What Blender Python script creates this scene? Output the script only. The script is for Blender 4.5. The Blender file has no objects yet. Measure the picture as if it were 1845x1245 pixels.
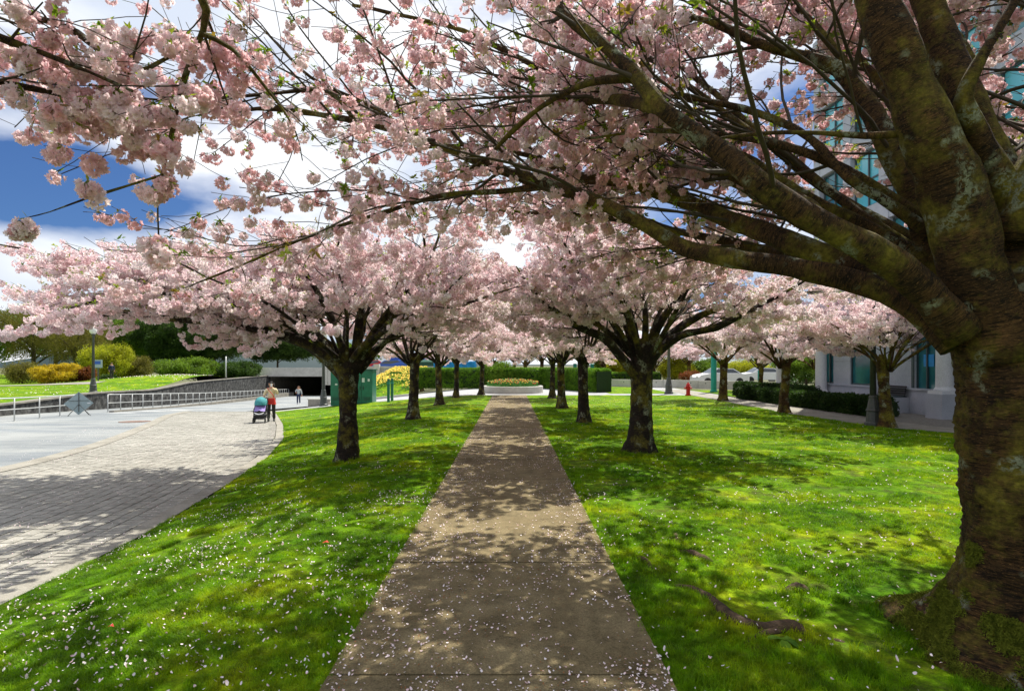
import bpy, math, random
import numpy as np
from mathutils import Vector, Matrix, Euler
rnd = random.Random(7)
rng = np.random.default_rng(11)
SC = bpy.context.scene
COL = SC.collection
R = math.radians

# ------------------------------------------------------------------ camera, sky, sun, exposure
EYE = 1.85
F = 1000.0            # focal length in photograph pixels (1845 wide)
cd = bpy.data.cameras.new('camera'); cam = bpy.data.objects.new('camera', cd); COL.objects.link(cam)
cam.location = (0, 0, EYE); cam.rotation_euler = (R(90), 0, 0)
cd.sensor_width = 36; cd.lens = 36 * F / 1845
cd.shift_x = 2.5 / 1845; cd.shift_y = 34.5 / 1845
cd.clip_start = 0.05; cd.clip_end = 6000
SC.camera = cam
SUN = Vector((0.27, 0.42, 0.87)).normalized()
EL = math.asin(SUN.z); AZ = math.atan2(SUN.x, SUN.y)
w = bpy.data.worlds.new('World'); SC.world = w; w.use_nodes = True
nt = w.node_tree; nt.nodes.clear()
def wn(t, **k):
    n = nt.nodes.new(t)
    for a, b in k.items(): setattr(n, a, b)
    return n
sky = wn('ShaderNodeTexSky', sky_type='NISHITA', sun_disc=False, sun_elevation=EL, sun_rotation=AZ)
tc = wn('ShaderNodeTexCoord'); mp = wn('ShaderNodeMapping'); mp.inputs['Scale'].default_value = (1, 1, 2.2); mp.inputs['Location'].default_value = (0.35, .1, 0.2)
n1 = wn('ShaderNodeTexNoise'); n1.inputs['Scale'].default_value = 2.1; n1.inputs['Detail'].default_value = 7; n1.inputs['Roughness'].default_value = .52
ramp = wn('ShaderNodeValToRGB'); ramp.color_ramp.elements[0].position = .40; ramp.color_ramp.elements[1].position = .56
# a long gap in the clouds, low in the west
dot = wn('ShaderNodeVectorMath', operation='DISTANCE'); mp2 = wn('ShaderNodeMapping'); mp2.inputs['Scale'].default_value = (1, 1, 5.2)
dv = Vector((-.76, 1, .288)).normalized(); dot.inputs[1].default_value = (dv.x, dv.y, dv.z * 5.2)
gap = wn('ShaderNodeMapRange'); gap.inputs['From Min'].default_value = .08; gap.inputs['From Max'].default_value = .46; gap.inputs['To Min'].default_value = -.20; gap.inputs['To Max'].default_value = .05
add = wn('ShaderNodeMath', operation='ADD'); mx = wn('ShaderNodeMix', data_type='RGBA')
tint = wn('ShaderNodeMix', data_type='RGBA', blend_type='MULTIPLY'); tint.inputs[0].default_value = 1; tint.inputs[7].default_value = (.33, .52, .84, 1)
n2 = wn('ShaderNodeTexNoise'); n2.inputs['Scale'].default_value = 3.3; n2.inputs['Detail'].default_value = 5
cr2 = wn('ShaderNodeValToRGB'); cr2.color_ramp.elements[0].position = .36; cr2.color_ramp.elements[0].color = (6.8, 7.5, 8.8, 1)
cr2.color_ramp.elements[1].position = .6; cr2.color_ramp.elements[1].color = (10.5, 10.7, 11, 1)
bg = wn('ShaderNodeBackground'); bg.inputs['Strength'].default_value = .082; wo = wn('ShaderNodeOutputWorld')
L = nt.links.new
L(tc.outputs['Generated'], mp.inputs[0]); L(mp.outputs[0], n1.inputs['Vector']); L(tc.outputs['Generated'], mp2.inputs[0]); L(mp2.outputs[0], dot.inputs[0])
L(dot.outputs['Value'], gap.inputs['Value']); L(n1.outputs['Fac'], add.inputs[0]); L(gap.outputs[0], add.inputs[1]); L(add.outputs[0], ramp.inputs[0])
L(mp.outputs[0], n2.inputs['Vector']); L(n2.outputs['Fac'], cr2.inputs[0])
L(sky.outputs[0], tint.inputs[6]); L(ramp.outputs[0], mx.inputs[0]); L(tint.outputs[2], mx.inputs[6]); L(cr2.outputs[0], mx.inputs[7])
L(mx.outputs[2], bg.inputs[0]); L(bg.outputs[0], wo.inputs[0])
sl = bpy.data.lights.new('sun', 'SUN'); sl.energy = 5.0; sl.angle = R(.6); sl.color = (1, .95, .84)
so = bpy.data.objects.new('sun', sl); COL.objects.link(so); so.rotation_euler = (-SUN).to_track_quat('-Z', 'Y').to_euler(); so.location = (10, 20, 60)
SC.render.engine = 'CYCLES'
SC.view_settings.view_transform = 'Standard'; SC.view_settings.look = 'None'; SC.view_settings.gamma = 1; SC.view_settings.exposure = 0.45
SC.view_settings.use_curve_mapping = False
SC.cycles.max_bounces = 7; SC.cycles.diffuse_bounces = 4; SC.cycles.transmission_bounces = 4; SC.cycles.transparent_max_bounces = 4
SC.cycles.use_denoising = True; SC.cycles.denoiser = 'OPENIMAGEDENOISE'; SC.cycles.denoising_prefilter = 'NONE'; SC.cycles.denoising_input_passes = 'RGB_ALBEDO_NORMAL'; SC.cycles.sample_clamp_indirect = 6; SC.cycles.use_adaptive_sampling = True; SC.cycles.adaptive_threshold = .01
SC.render.use_persistent_data = False

# ------------------------------------------------------------------ helpers
def P(px, py, Y):                       # a point of the place at distance Y seen at photograph pixel (px, py)
    return ((px - 920) / F * Y, Y, EYE - (py - 657) / F * Y)
def V(*a): return np.array(a, float)

class MB:
    def __init__(s): s.v = []; s.f = []; s.uv = []; s.mi = []; s.n = 0
    def add(s, vs, fs, mi=0, uv=None):
        vs = np.asarray(vs, float).reshape(-1, 3); o = s.n
        s.v.append(vs); s.f += [tuple(i + o for i in f) for f in fs]; s.mi += [mi] * len(fs); s.n += len(vs)
        s.uv.append(np.zeros((len(vs), 2)) if uv is None else np.asarray(uv, float))
        return s
    def box(s, c, d, rz=0, mi=0, taper=1.0):
        x, y, z = d[0] / 2, d[1] / 2, d[2] / 2
        v = np.array([(i * x * (taper if k > 0 else 1), j * y * (taper if k > 0 else 1), k * z) for k in (-1, 1) for i, j in ((-1, -1), (1, -1), (1, 1), (-1, 1))])
        a, b = math.cos(rz), math.sin(rz)
        v = np.c_[v[:, 0] * a - v[:, 1] * b, v[:, 0] * b + v[:, 1] * a, v[:, 2]] + np.array(c)
        return s.add(v, [(3, 2, 1, 0), (4, 5, 6, 7), (0, 1, 5, 4), (1, 2, 6, 5), (2, 3, 7, 6), (3, 0, 4, 7)], mi)
    def lathe(s, prof, n=16, c=(0, 0, 0), mi=0, sq=1.0):
        v = []; m = len(prof)
        for r, z in prof:
            for k in range(n):
                a = 2 * math.pi * k / n; v.append((c[0] + r * math.cos(a), c[1] + r * math.sin(a) * sq, c[2] + z))
        f = [(i * n + k, i * n + (k + 1) % n, (i + 1) * n + (k + 1) % n, (i + 1) * n + k) for i in range(m - 1) for k in range(n)]
        f.append(tuple(range((m - 1) * n, m * n))); f.append(tuple(reversed(range(n))))
        return s.add(v, f, mi)
    def tube(s, pts, rad, n=8, mi=0, cap=True, disp=None):
        pts = np.asarray(pts, float); rad = np.asarray(rad, float) * np.ones(len(pts)); m = len(pts)
        T = np.gradient(pts, axis=0); T /= np.linalg.norm(T, axis=1)[:, None] + 1e-9
        ref = np.array((0, 0, 1.)) if abs(T[0][2]) < .9 else np.array((1., 0, 0))
        N = np.zeros_like(T); nn = np.cross(T[0], ref); nn /= np.linalg.norm(nn)
        for i in range(m):
            nn = nn - T[i] * nn.dot(T[i]); nn /= np.linalg.norm(nn) + 1e-9; N[i] = nn
        B = np.cross(T, N); a = np.linspace(0, 2 * math.pi, n + 1)
        dirs = N[:, None, :] * np.cos(a)[None, :, None] + B[:, None, :] * np.sin(a)[None, :, None]
        rr = rad[:, None] * np.ones(n + 1)[None]
        ln = np.r_[0, np.cumsum(np.linalg.norm(np.diff(pts, axis=0), axis=1))]
        v = pts[:, None, :] + dirs * rr[:, :, None]
        if disp is not None:
            v = v + dirs * disp(v, rr, ln)[:, :, None]
            v[:, n] = v[:, 0]
        uv = np.stack(np.broadcast_arrays(a[None] / (2 * math.pi) * np.maximum(.1, rad.max()) * 6.28, ln[:, None]), -1)
        q = n + 1
        f = [(i * q + k, i * q + k + 1, (i + 1) * q + k + 1, (i + 1) * q + k) for i in range(m - 1) for k in range(n)]
        if cap: f.append(tuple((m - 1) * q + k for k in range(n))); f.append(tuple(reversed(range(n))))
        return s.add(v.reshape(-1, 3), f, mi, uv.reshape(-1, 2))
    def mesh(s, name, mats, smooth=False):
        me = bpy.data.meshes.new(name)
        V_ = np.concatenate(s.v); UV = np.concatenate(s.uv)
        me.from_pydata(V_.tolist(), [], s.f)
        uvl = me.uv_layers.new(name='UVMap'); idx = np.zeros(len(me.loops), np.int32); me.loops.foreach_get('vertex_index', idx)
        uvl.data.foreach_set('uv', UV[idx].ravel())
        for m in (mats if isinstance(mats, (list, tuple)) else [mats]): me.materials.append(m)
        me.polygons.foreach_set('material_index', np.array(s.mi, np.int32))
        if smooth: me.polygons.foreach_set('use_smooth', np.ones(len(me.polygons), bool))
        me.update(); return me
    def obj(s, name, mats, parent=None, smooth=False, **tags):
        return link(name, s.mesh(name, mats, smooth), parent, **tags)
def link(name, me, parent=None, **tags):
    o = bpy.data.objects.new(name, me); COL.objects.link(o)
    if parent: o.parent = parent
    for k, v in tags.items(): o[k] = v
    return o
def thing(name, label, cat, loc=(0, 0, 0), rz=0, group=None, sc=1.0):
    o = bpy.data.objects.new(name, None); COL.objects.link(o); o.location = loc; o.rotation_euler = (0, 0, rz); o.scale = (sc,) * 3
    o.empty_display_size = .2; o['label'] = label; o['category'] = cat
    if group: o['group'] = group
    return o
KIDS = {}
def copy_thing(root, label, loc, rz=0, sc=1.0, group=None):
    r = root.copy(); COL.objects.link(r); r.location = loc; r.rotation_euler = (0, 0, rz)
    r.scale = (sc,) * 3 if not isinstance(sc, tuple) else sc
    r['label'] = label
    if group: r['group'] = group
    kids = [o for o in COL.objects if o.parent == root]
    for ch in kids:
        c = ch.copy(); COL.objects.link(c); c.parent = r
        for g in [o for o in COL.objects if o.parent == ch]:
            d = g.copy(); COL.objects.link(d); d.parent = c
    return r

def spline(pts, step):
    pts = np.asarray(pts, float); out = []
    p = np.vstack([2 * pts[0] - pts[1], pts, 2 * pts[-1] - pts[-2]])
    for i in range(1, len(p) - 2):
        n = max(2, int(np.linalg.norm((p[i + 1] - p[i])[:3]) / step))
        for t in np.linspace(0, 1, n, endpoint=False):
            out.append(.5 * ((2 * p[i]) + (-p[i - 1] + p[i + 1]) * t + (2 * p[i - 1] - 5 * p[i] + 4 * p[i + 1] - p[i + 2]) * t * t + (-p[i - 1] + 3 * p[i] - 3 * p[i + 1] + p[i + 2]) * t ** 3))
    out.append(pts[-1]); return np.array(out)

_perm = rng.random((32, 32, 32))
def vnoise(p, s=1.0):                    # value noise, 0..1
    q = np.asarray(p, float) * s; i = np.floor(q).astype(int); f = q - i; f = f * f * (3 - 2 * f); i &= 31; j = (i + 1) & 31
    def g(a, b, c): return _perm[a, b, c]
    x0, y0, z0 = i[..., 0], i[..., 1], i[..., 2]; x1, y1, z1 = j[..., 0], j[..., 1], j[..., 2]; fx, fy, fz = f[..., 0], f[..., 1], f[..., 2]
    a = g(x0, y0, z0) * (1 - fx) + g(x1, y0, z0) * fx; b = g(x0, y1, z0) * (1 - fx) + g(x1, y1, z0) * fx
    c = g(x0, y0, z1) * (1 - fx) + g(x1, y0, z1) * fx; d = g(x0, y1, z1) * (1 - fx) + g(x1, y1, z1) * fx
    return (a * (1 - fy) + b * fy) * (1 - fz) + (c * (1 - fy) + d * fy) * fz

# ------------------------------------------------------------------ materials
class M:
    def __init__(s, name, rough=.8, spec=.3):
        s.m = bpy.data.materials.new(name); s.m.use_nodes = True; s.t = s.m.node_tree
        s.b = s.t.nodes['Principled BSDF']; s.out = s.t.nodes['Material Output']
        s.b.inputs['Roughness'].default_value = rough; s.b.inputs['Specular IOR Level'].default_value = spec
    def n(s, t, ins=None, **k):
        n = s.t.nodes.new(t)
        for a, b in k.items(): setattr(n, a, b)
        for a, b in (ins or {}).items():
            if hasattr(b, 'is_output') or isinstance(b, bpy.types.NodeSocket): s.t.links.new(b, n.inputs[a])
            else: n.inputs[a].default_value = b
        return n
    def coord(s, kind='pos', scale=(1, 1, 1)):
        if kind == 'pos': o = s.n('ShaderNodeNewGeometry').outputs['Position']
        elif kind == 'uv': o = s.n('ShaderNodeTexCoord').outputs['UV']
        else: o = s.n('ShaderNodeTexCoord').outputs['Object']
        return s.n('ShaderNodeMapping', {0: o, 'Scale': scale}).outputs[0]
    def noise(s, scale, vec=None, detail=4, rough=.6, dist=0):
        return s.n('ShaderNodeTexNoise', {'Vector': vec if vec else s.coord(), 'Scale': scale, 'Detail': detail, 'Roughness': rough, 'Distortion': dist}).outputs['Fac']
    def ramp(s, fac, stops):
        r = s.n('ShaderNodeValToRGB', {0: fac}); e = r.color_ramp.elements
        while len(e) < len(stops): e.new(.5)
        for i, (p, c) in enumerate(stops): e[i].position = p; e[i].color = (c if len(c) == 4 else (*c, 1)) if not isinstance(c, (int, float)) else (c, c, c, 1)
        return r.outputs[0]
    def mix(s, fac, a, b, mode='MIX'):
        n = s.n('ShaderNodeMix', data_type='RGBA', blend_type=mode)
        for i, x in ((0, fac), (6, a), (7, b)):
            if isinstance(x, bpy.types.NodeSocket): s.t.links.new(x, n.inputs[i])
            else: n.inputs[i].default_value = x if i == 0 else (*x, 1)
        return n.outputs[2]
    def color(s, c):
        if isinstance(c, bpy.types.NodeSocket): s.t.links.new(c, s.b.inputs['Base Color'])
        else: s.b.inputs['Base Color'].default_value = (*c, 1)
        return s
    def bump(s, h, dist=.01, strength=1):
        n = s.n('ShaderNodeBump', {'Height': h, 'Distance': dist, 'Strength': strength}); s.t.links.new(n.outputs[0], s.b.inputs['Normal']); return s
    def translucent(s, col, fac):
        tr = s.n('ShaderNodeBsdfTranslucent')
        if isinstance(col, bpy.types.NodeSocket): s.t.links.new(col, tr.inputs[0])
        else: tr.inputs[0].default_value = (*col, 1)
        mxs = s.n('ShaderNodeMixShader', {0: fac, 1: s.b.outputs[0], 2: tr.outputs[0]}); s.t.links.new(mxs.outputs[0], s.out.inputs[0]); return s
def simple(name, c, rough=.7, var=.15, scale=8, metal=0, spec=.4, bump=0):
    m = M(name, rough, spec); f = m.noise(scale, m.coord('obj'))
    m.color(m.ramp(f, [(.3, tuple(x * (1 - var) for x in c)), (.7, tuple(min(1, x * (1 + var)) for x in c))])); m.b.inputs['Metallic'].default_value = metal
    if bump: m.bump(f, bump)
    return m.m

MAT = {}
# lawn earth under the blades
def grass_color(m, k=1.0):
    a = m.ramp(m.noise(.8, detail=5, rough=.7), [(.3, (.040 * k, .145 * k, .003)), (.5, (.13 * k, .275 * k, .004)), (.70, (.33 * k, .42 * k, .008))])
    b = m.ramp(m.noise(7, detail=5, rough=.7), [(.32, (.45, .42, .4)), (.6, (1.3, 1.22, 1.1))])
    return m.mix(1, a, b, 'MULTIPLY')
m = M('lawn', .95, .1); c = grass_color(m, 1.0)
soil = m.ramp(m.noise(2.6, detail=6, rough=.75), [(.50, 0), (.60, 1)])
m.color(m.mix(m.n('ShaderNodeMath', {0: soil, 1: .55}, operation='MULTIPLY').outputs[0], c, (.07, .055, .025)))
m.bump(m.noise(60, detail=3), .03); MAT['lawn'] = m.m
def blade_mat(name, k, sc):
    m = M(name, .55, .25); c = grass_color(m, k); oi = m.n('ShaderNodeObjectInfo').outputs['Random']
    c = m.mix(1, c, m.ramp(oi, [(0, (.7, .8, .7)), (1, (1.35, 1.15, 1.0))]), 'MULTIPLY'); m.color(c).translucent(m.mix(1, c, (1.7, 1.7, .6), 'MULTIPLY'), .46); return m.m
MAT['blade'] = blade_mat('grass_blades', 1.15, 1)
# concrete path
m = M('path_concrete', .9, .2); v = m.coord()
a = m.ramp(m.noise(1.1, v, 6, .7), [(.3, (.15, .115, .058)), (.7, (.29, .235, .13))]); b = m.ramp(m.noise(90, v, 3), [(.3, .6), (.7, 1.25)])
st = m.ramp(m.noise(4.5, v, 6, .8), [(.35, .62), (.55, 1.05)])
m.color(m.mix(1, m.mix(1, a, b, 'MULTIPLY'), st, 'MULTIPLY')).bump(m.noise(120, v, 3), .004); MAT['path'] = m.m
m = M('paver', .85, .25); v = m.coord(); oi = m.n('ShaderNodeObjectInfo').outputs['Random']
a = m.ramp(m.noise(.9, v, 5, .7), [(.3, (.27, .26, .225)), (.7, (.42, .405, .36))]); b = m.ramp(m.noise(5.2, v, 2), [(.3, .75), (.7, 1.15)])
m.color(m.mix(1, m.mix(1, a, b, 'MULTIPLY'), m.ramp(m.noise(80, v, 2), [(.3, .8), (.7, 1.1)]), 'MULTIPLY')).bump(m.noise(90, v, 3), .003); MAT['paver'] = m.m
m = M('joint_soil', 1, .1); m.color(m.ramp(m.noise(3, None, 5), [(.35, (.13, .12, .09)), (.65, (.13, .15, .06))])); MAT['joint'] = m.m
m = M('asphalt', .75, .3); v = m.coord(); a = m.ramp(m.noise(.25, v, 6, .65), [(.35, (.22, .235, .24)), (.65, (.36, .37, .36))])
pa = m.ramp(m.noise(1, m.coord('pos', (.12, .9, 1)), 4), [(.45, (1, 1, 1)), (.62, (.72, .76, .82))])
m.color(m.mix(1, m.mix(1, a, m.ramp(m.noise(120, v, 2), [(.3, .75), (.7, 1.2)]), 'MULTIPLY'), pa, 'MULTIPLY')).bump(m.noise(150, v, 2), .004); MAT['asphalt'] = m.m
def concrete(name, lo, hi, sc=1.5):
    m = M(name, .85, .2); v = m.coord(); a = m.ramp(m.noise(sc, v, 6, .7), [(.3, lo), (.7, hi)])
    m.color(m.mix(1, a, m.ramp(m.noise(40, v, 3), [(.3, .8), (.7, 1.12)]), 'MULTIPLY')).bump(m.noise(60, v, 3), .004); return m.m
MAT['kerb'] = concrete('kerb_concrete', (.22, .205, .17), (.38, .36, .31))
MAT['plaza'] = concrete('plaza_paving', (.32, .33, .34), (.46, .46, .46), .7)
MAT['concrete'] = concrete('pale_concrete', (.42, .41, .37), (.62, .60, .55))
MAT['dark_concrete'] = concrete('weathered_concrete', (.16, .15, .13), (.30, .28, .24))
MAT['granite'] = concrete('granite', (.36, .39, .45), (.50, .52, .58), .8)
MAT['white_paint'] = simple('road_paint', (.75, .75, .74), .6, .12, 20)
m = M('rough_stone', .9, .2); v = m.coord(); vo = m.n('ShaderNodeTexVoronoi', {'Vector': v, 'Scale': 2.3}); a = m.ramp(vo.outputs['Distance'], [(.1, (.11, .11, .11)), (.6, (.02, .02, .02))])
m.color(m.mix(.5, a, m.ramp(m.noise(3, v, 5), [(.4, (.015, .015, .015)), (.7, (.19, .19, .18))]))).bump(m.noise(6, v, 5), .05); MAT['stone'] = m.m
# bark
def bark(name, dark, mid, light, moss, lich):
    m = M(name, .85, .25); uv = m.coord('uv', (1, 1, 1)); p = m.coord()
    base = m.ramp(m.noise(5, p, 6, .75), [(.3, dark), (.55, mid), (.75, light)])
    str_ = m.noise(1, m.coord('uv', (7, 60, 1)), 6, .75, 1.2)
    base = m.mix(m.ramp(str_, [(.48, 0), (.56, .9)]), base, tuple(x * .35 for x in dark))
    base = m.mix(m.ramp(m.noise(1, m.coord('uv', (28, 170, 1)), 3), [(.60, 0), (.68, .6)]), base, tuple(min(1, x * 2.0) for x in light))
    mo = m.noise(2.2, p, 6, .7); base = m.mix(m.ramp(mo, [(.52 - moss * .12, 0), (.68 - moss * .1, .85)]), base, m_moss(m, p))
    if lich:
        v1 = m.noise(4.5, p, 2, .5); v2 = m.noise(26, p, 4, .75, .6)
        mk = m.n('ShaderNodeMath', {0: m.ramp(v1, [(.57, 0), (.65, 1)]), 1: m.ramp(v2, [(.46, 0), (.53, 1)])}, operation='MULTIPLY').outputs[0]
        base = m.mix(mk, base, m.ramp(m.noise(60, p, 2), [(.3, (.14, .155, .095)), (.7, (.33, .35, .24))]))
    m.color(base)
    h = m.mix(.5, m.noise(1, m.coord('uv', (13, 60, 1)), 6, .75, .8), m.noise(14, p, 6, .7)); m.bump(h, .04); return m.m
def m_moss(m, p): return m.ramp(m.noise(30, p, 3), [(.3, (.095, .080, .008)), (.7, (.30, .26, .028))])
MAT['bark_near'] = bark('mossy_cherry_bark', (.014, .008, .003), (.080, .042, .014), (.19, .10, .032), .34, True)
MAT['bark_far'] = bark('dark_cherry_bark', (.012, .009, .007), (.030, .020, .014), (.07, .05, .035), .15, True)
MAT['twig'] = simple('twig_bark', (.050, .036, .020), .8, .3, 12)
MAT['root'] = simple('root_bark', (.085, .055, .032), .95, .6, 14, bump=.03)
MAT['moss_blade'] = blade_mat('moss_tips', 1, 1)
m = M('moss', .95, .1); c = m.ramp(m.noise(25, None, 4), [(.3, (.06, .08, .008)), (.7, (.24, .27, .03))]); m.color(c).bump(m.noise(90, None, 4), .02); MAT['moss'] = m.m
# petals: the pink varies from flower to flower
def petal(name, lo, hi, trans):
    m = M(name, .6, .2); oi = m.n('ShaderNodeObjectInfo').outputs['Random']; c = m.ramp(oi, [(0, lo), (.55, tuple((a + b) / 2 for a, b in zip(lo, hi))), (1, hi)])
    c = m.mix(1, c, m.ramp(m.noise(25, m.coord('obj'), 2), [(.35, (.86, .80, .82)), (.65, (1.06, 1.06, 1.06))]), 'MULTIPLY')
    m.color(c).translucent(c, trans); return m.m
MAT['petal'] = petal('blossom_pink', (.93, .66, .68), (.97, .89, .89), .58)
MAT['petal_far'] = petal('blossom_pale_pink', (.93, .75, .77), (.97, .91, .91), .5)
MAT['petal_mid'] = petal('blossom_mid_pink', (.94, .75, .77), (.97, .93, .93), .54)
m = M('young_leaf', .5, .3); oi = m.n('ShaderNodeObjectInfo').outputs['Random']; c = m.ramp(oi, [(0, (.22, .12, .03)), (.3, (.17, .20, .02)), (.6, (.12, .20, .02)), (1, (.30, .32, .04))]); m.color(c).translucent(m.mix(1, c, (1.5, 1.6, 1), 'MULTIPLY'), .45); MAT['leaf'] = m.m
m = M('fallen_petal', .7, .2); m.color(m.ramp(m.noise(23, None, 1), [(.3, (.62, .38, .38)), (.45, (.82, .66, .68)), (.6, (.88, .80, .82))])); MAT['fallen'] = m.m
m = M('brown_bract', .8, .2); m.color((.28, .11, .04)); MAT['bract'] = m.m
def leafy(name, lo, hi, tr=.35, k=1.5):
    m = M(name, .6, .2); oi = m.n('ShaderNodeObjectInfo').outputs['Random']
    c = m.mix(1, m.ramp(oi, [(0, lo), (1, hi)]), m.ramp(m.noise(.8, None, 3), [(.35, .6), (.65, 1.3)]), 'MULTIPLY'); m.color(c).translucent(m.mix(1, c, (k, k, k * .8), 'MULTIPLY'), tr); return m.m
MAT['hedge'] = leafy('hedge_leaf', (.07, .17, .012), (.17, .31, .02))
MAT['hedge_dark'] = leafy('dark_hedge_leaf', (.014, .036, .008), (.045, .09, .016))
MAT['forsythia'] = leafy('forsythia_flower', (.26, .20, .01), (.55, .40, .02))
MAT['olive'] = leafy('olive_leaf', (.10, .095, .018), (.20, .18, .03))
MAT['limegreen'] = leafy('lime_leaf', (.20, .23, .01), (.42, .42, .02))
MAT['darkgreen'] = leafy('dark_leaf', (.022, .052, .010), (.06, .11, .016))
MAT['midgreen'] = leafy('mid_leaf', (.08, .15, .014), (.17, .26, .022))
MAT['rust'] = leafy('rust_leaf', (.16, .05, .015), (.26, .09, .03))
MAT['daffodil'] = simple('daffodil', (.85, .68, .06), .6, .1); MAT['tulip_red'] = simple('tulip_red', (.65, .09, .03), .6, .2); MAT['tulip_yellow'] = simple('tulip_yellow', (.8, .5, .04), .6, .2)
MAT['stem'] = simple('flower_stem', (.10, .28, .05), .6, .2)
MAT['steel'] = simple('galvanised_steel', (.50, .51, .50), .45, .1, metal=.3); MAT['lamp_iron'] = simple('dark_cast_iron', (.065, .07, .065), .5, .2)
MAT['green_paint'] = simple('green_enamel', (.006, .13, .07), .35, .2, 3); MAT['green_dark'] = simple('dark_green_enamel', (.004, .07, .04), .4, .2)
MAT['teal'] = simple('teal_paint', (.01, .26, .21), .4, .1); MAT['red'] = simple('red_paint', (.50, .012, .01), .4, .15); MAT['black'] = simple('black_plastic', (.018, .018, .02), .5, .2)
MAT['sign_back'] = simple('sign_back', (.30, .38, .40), .4, .08, metal=.2); MAT['white'] = simple('white_enamel', (.75, .76, .78), .35, .05); MAT['blue'] = simple('blue_tarpaulin', (.01, .28, .62), .5, .15, 2)
MAT['dark_blue'] = simple('blue_enamel', (.03, .10, .42), .35, .1); MAT['sticker'] = simple('sticker', (.55, .60, .55), .5, .3, 40)
m = M('teal_glass', .06, .8); m.color(m.ramp(m.noise(.8, None, 3), [(.35, (.015, .10, .12)), (.65, (.03, .20, .24))])); MAT['glass'] = m.m
m = M('bright_teal_glass', .12, .8); m.color(m.ramp(m.noise(.5, None, 2), [(.35, (.04, .34, .42)), (.65, (.14, .52, .62))])); MAT['glass_teal'] = m.m
MAT['frame'] = simple('dark_window_frame', (.05, .075, .085), .4, .1); MAT['car_glass'] = simple('car_glass', (.02, .03, .04), .08, .1, spec=.8)
MAT['lamp_glass'] = simple('opal_glass', (.75, .74, .70), .3, .04)
MAT['hill'] = leafy('far_wood', (.012, .03, .03), (.02, .05, .05), .05)
MAT['manhole'] = simple('rusty_iron', (.20, .13, .10), .7, .2, 20)
MAT['gravel'] = concrete('gravel_grey', (.14, .13, .11), (.30, .28, .25), 9)
# ------------------------------------------------------------------ the lie of the land
_zy = [-20, 0, 5, 10, 20, 30, 50, 85, 130]; _zz = [-.25, -.27, -.33, -.42, -.6, -.85, -1.75, -2.95, -3.3]
_ky = [-12, 0, 5.15, 7.1, 10.2, 13.9, 18.1, 23.3, 31.2, 34.5, 60, 140]; _kx = [-4.5, -4.5, -4.6, -4.75, -5.3, -6.1, -7.4, -9.55, -13.2, -14.8, -16, -24]
_sy = [-12, 0, 9, 12.5, 13.9, 16.3, 18.9, 23.4, 29, 34.5, 60, 140]; _sx = [-10.6, -10.6, -10.8, -11.2, -11.5, -12.2, -13.2, -15.2, -17.9, -20, -24, -30]
zr = lambda y: np.interp(y, _zy, _zz)
xk = lambda y: np.interp(y, _ky, _kx)
xs = lambda y: np.interp(y, _sy, _sx)
def H(x, y):
    x = np.asarray(x, float); y = np.asarray(y, float)
    t = np.clip((-2.3 - x) / (-2.3 - xk(y)), 0, 1); t = t ** 1.25
    return zr(y) * t
def ground_at(px, py):
    for Y in np.arange(2, 90, .05):
        x = (px - 920) / F * Y; z = EYE - (py - 657) / F * Y
        if z <= H(x, Y): return float(x), float(Y), float(H(x, Y))
    return (px - 920) * .05, 50., 0.
def sheet(name, xa, xb, y0, y1, nx, ny, dz, mat, zf=None, rough=0, parent=None, **tags):
    ys = np.linspace(y0, y1, ny + 1); u = np.linspace(0, 1, nx + 1)
    A = np.array([xa(y) if callable(xa) else xa for y in ys]); B = np.array([xb(y) if callable(xb) else xb for y in ys])
    X = A[:, None] * (1 - u) + B[:, None] * u; Y = np.repeat(ys[:, None], nx + 1, 1)
    Z = (zf or H)(X, Y) + dz
    if rough: Z = Z + rough * (vnoise(np.stack([X, Y, 0 * X], -1), 1.7) - .5) * np.minimum(1, 6 * np.minimum(u, 1 - u))[None]
    b = MB(); q = nx + 1
    b.add(np.stack([X, Y, Z], -1).reshape(-1, 3), [(i * q + k, i * q + k + 1, (i + 1) * q + k + 1, (i + 1) * q + k) for i in range(ny) for k in range(nx)])
    tags = tags or dict(kind='structure')
    return b.obj(name, mat, parent, smooth=True, **tags)
PX0, PX1 = -1.08, .94
YE = 33.6
# one sheet to the horizon, just below everything
b = MB(); gx = np.r_[-3000, -1200, -500, -200, -90, np.arange(-60, 41, 2.5), 80, 200, 500, 1200, 3000]; gy = np.r_[-3000, -800, -200, -60, np.arange(-20, 121, 2.5), 160, 300, 700, 1500, 4500]
GX, GY = np.meshgrid(gx, gy); q = len(gx)
b.add(np.stack([GX, GY, H(GX, GY) - .12], -1).reshape(-1, 3), [(i * q + k, i * q + k + 1, (i + 1) * q + k + 1, (i + 1) * q + k) for i in range(len(gy) - 1) for k in range(q - 1)])
b.obj('ground', MAT['joint'], smooth=True, kind='structure')
side_a = lambda y: np.interp(y, [-12, 10, 15, 16, 21, 28.5, 40], [14.5, 13.6, 12.1, 11.0, 10.4, 10.8, 10.9])
side_b = lambda y: side_a(y) + 1.7
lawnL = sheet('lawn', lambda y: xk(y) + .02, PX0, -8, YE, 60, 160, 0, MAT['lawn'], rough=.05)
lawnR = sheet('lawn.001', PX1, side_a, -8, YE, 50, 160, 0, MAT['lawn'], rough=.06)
lawnR2 = sheet('lawn.002', 6.3, 10.6, 35.2, 46.5, 10, 20, .012, MAT['lawn'])
sheet('lawn.003', 12.9, 18.8, 31.5, 40, 8, 10, .012, MAT['lawn'])
sheet('pavement', side_a, side_b, -8, 41, 4, 60, .014, MAT['kerb'])
sheet('pavement.001', side_b, 15.4, -8, 31.4, 6, 40, .006, MAT['gravel'])
sheet('plaza', -14.9, 12.8, YE, 44.6, 60, 24, .004, MAT['plaza'])
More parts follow.
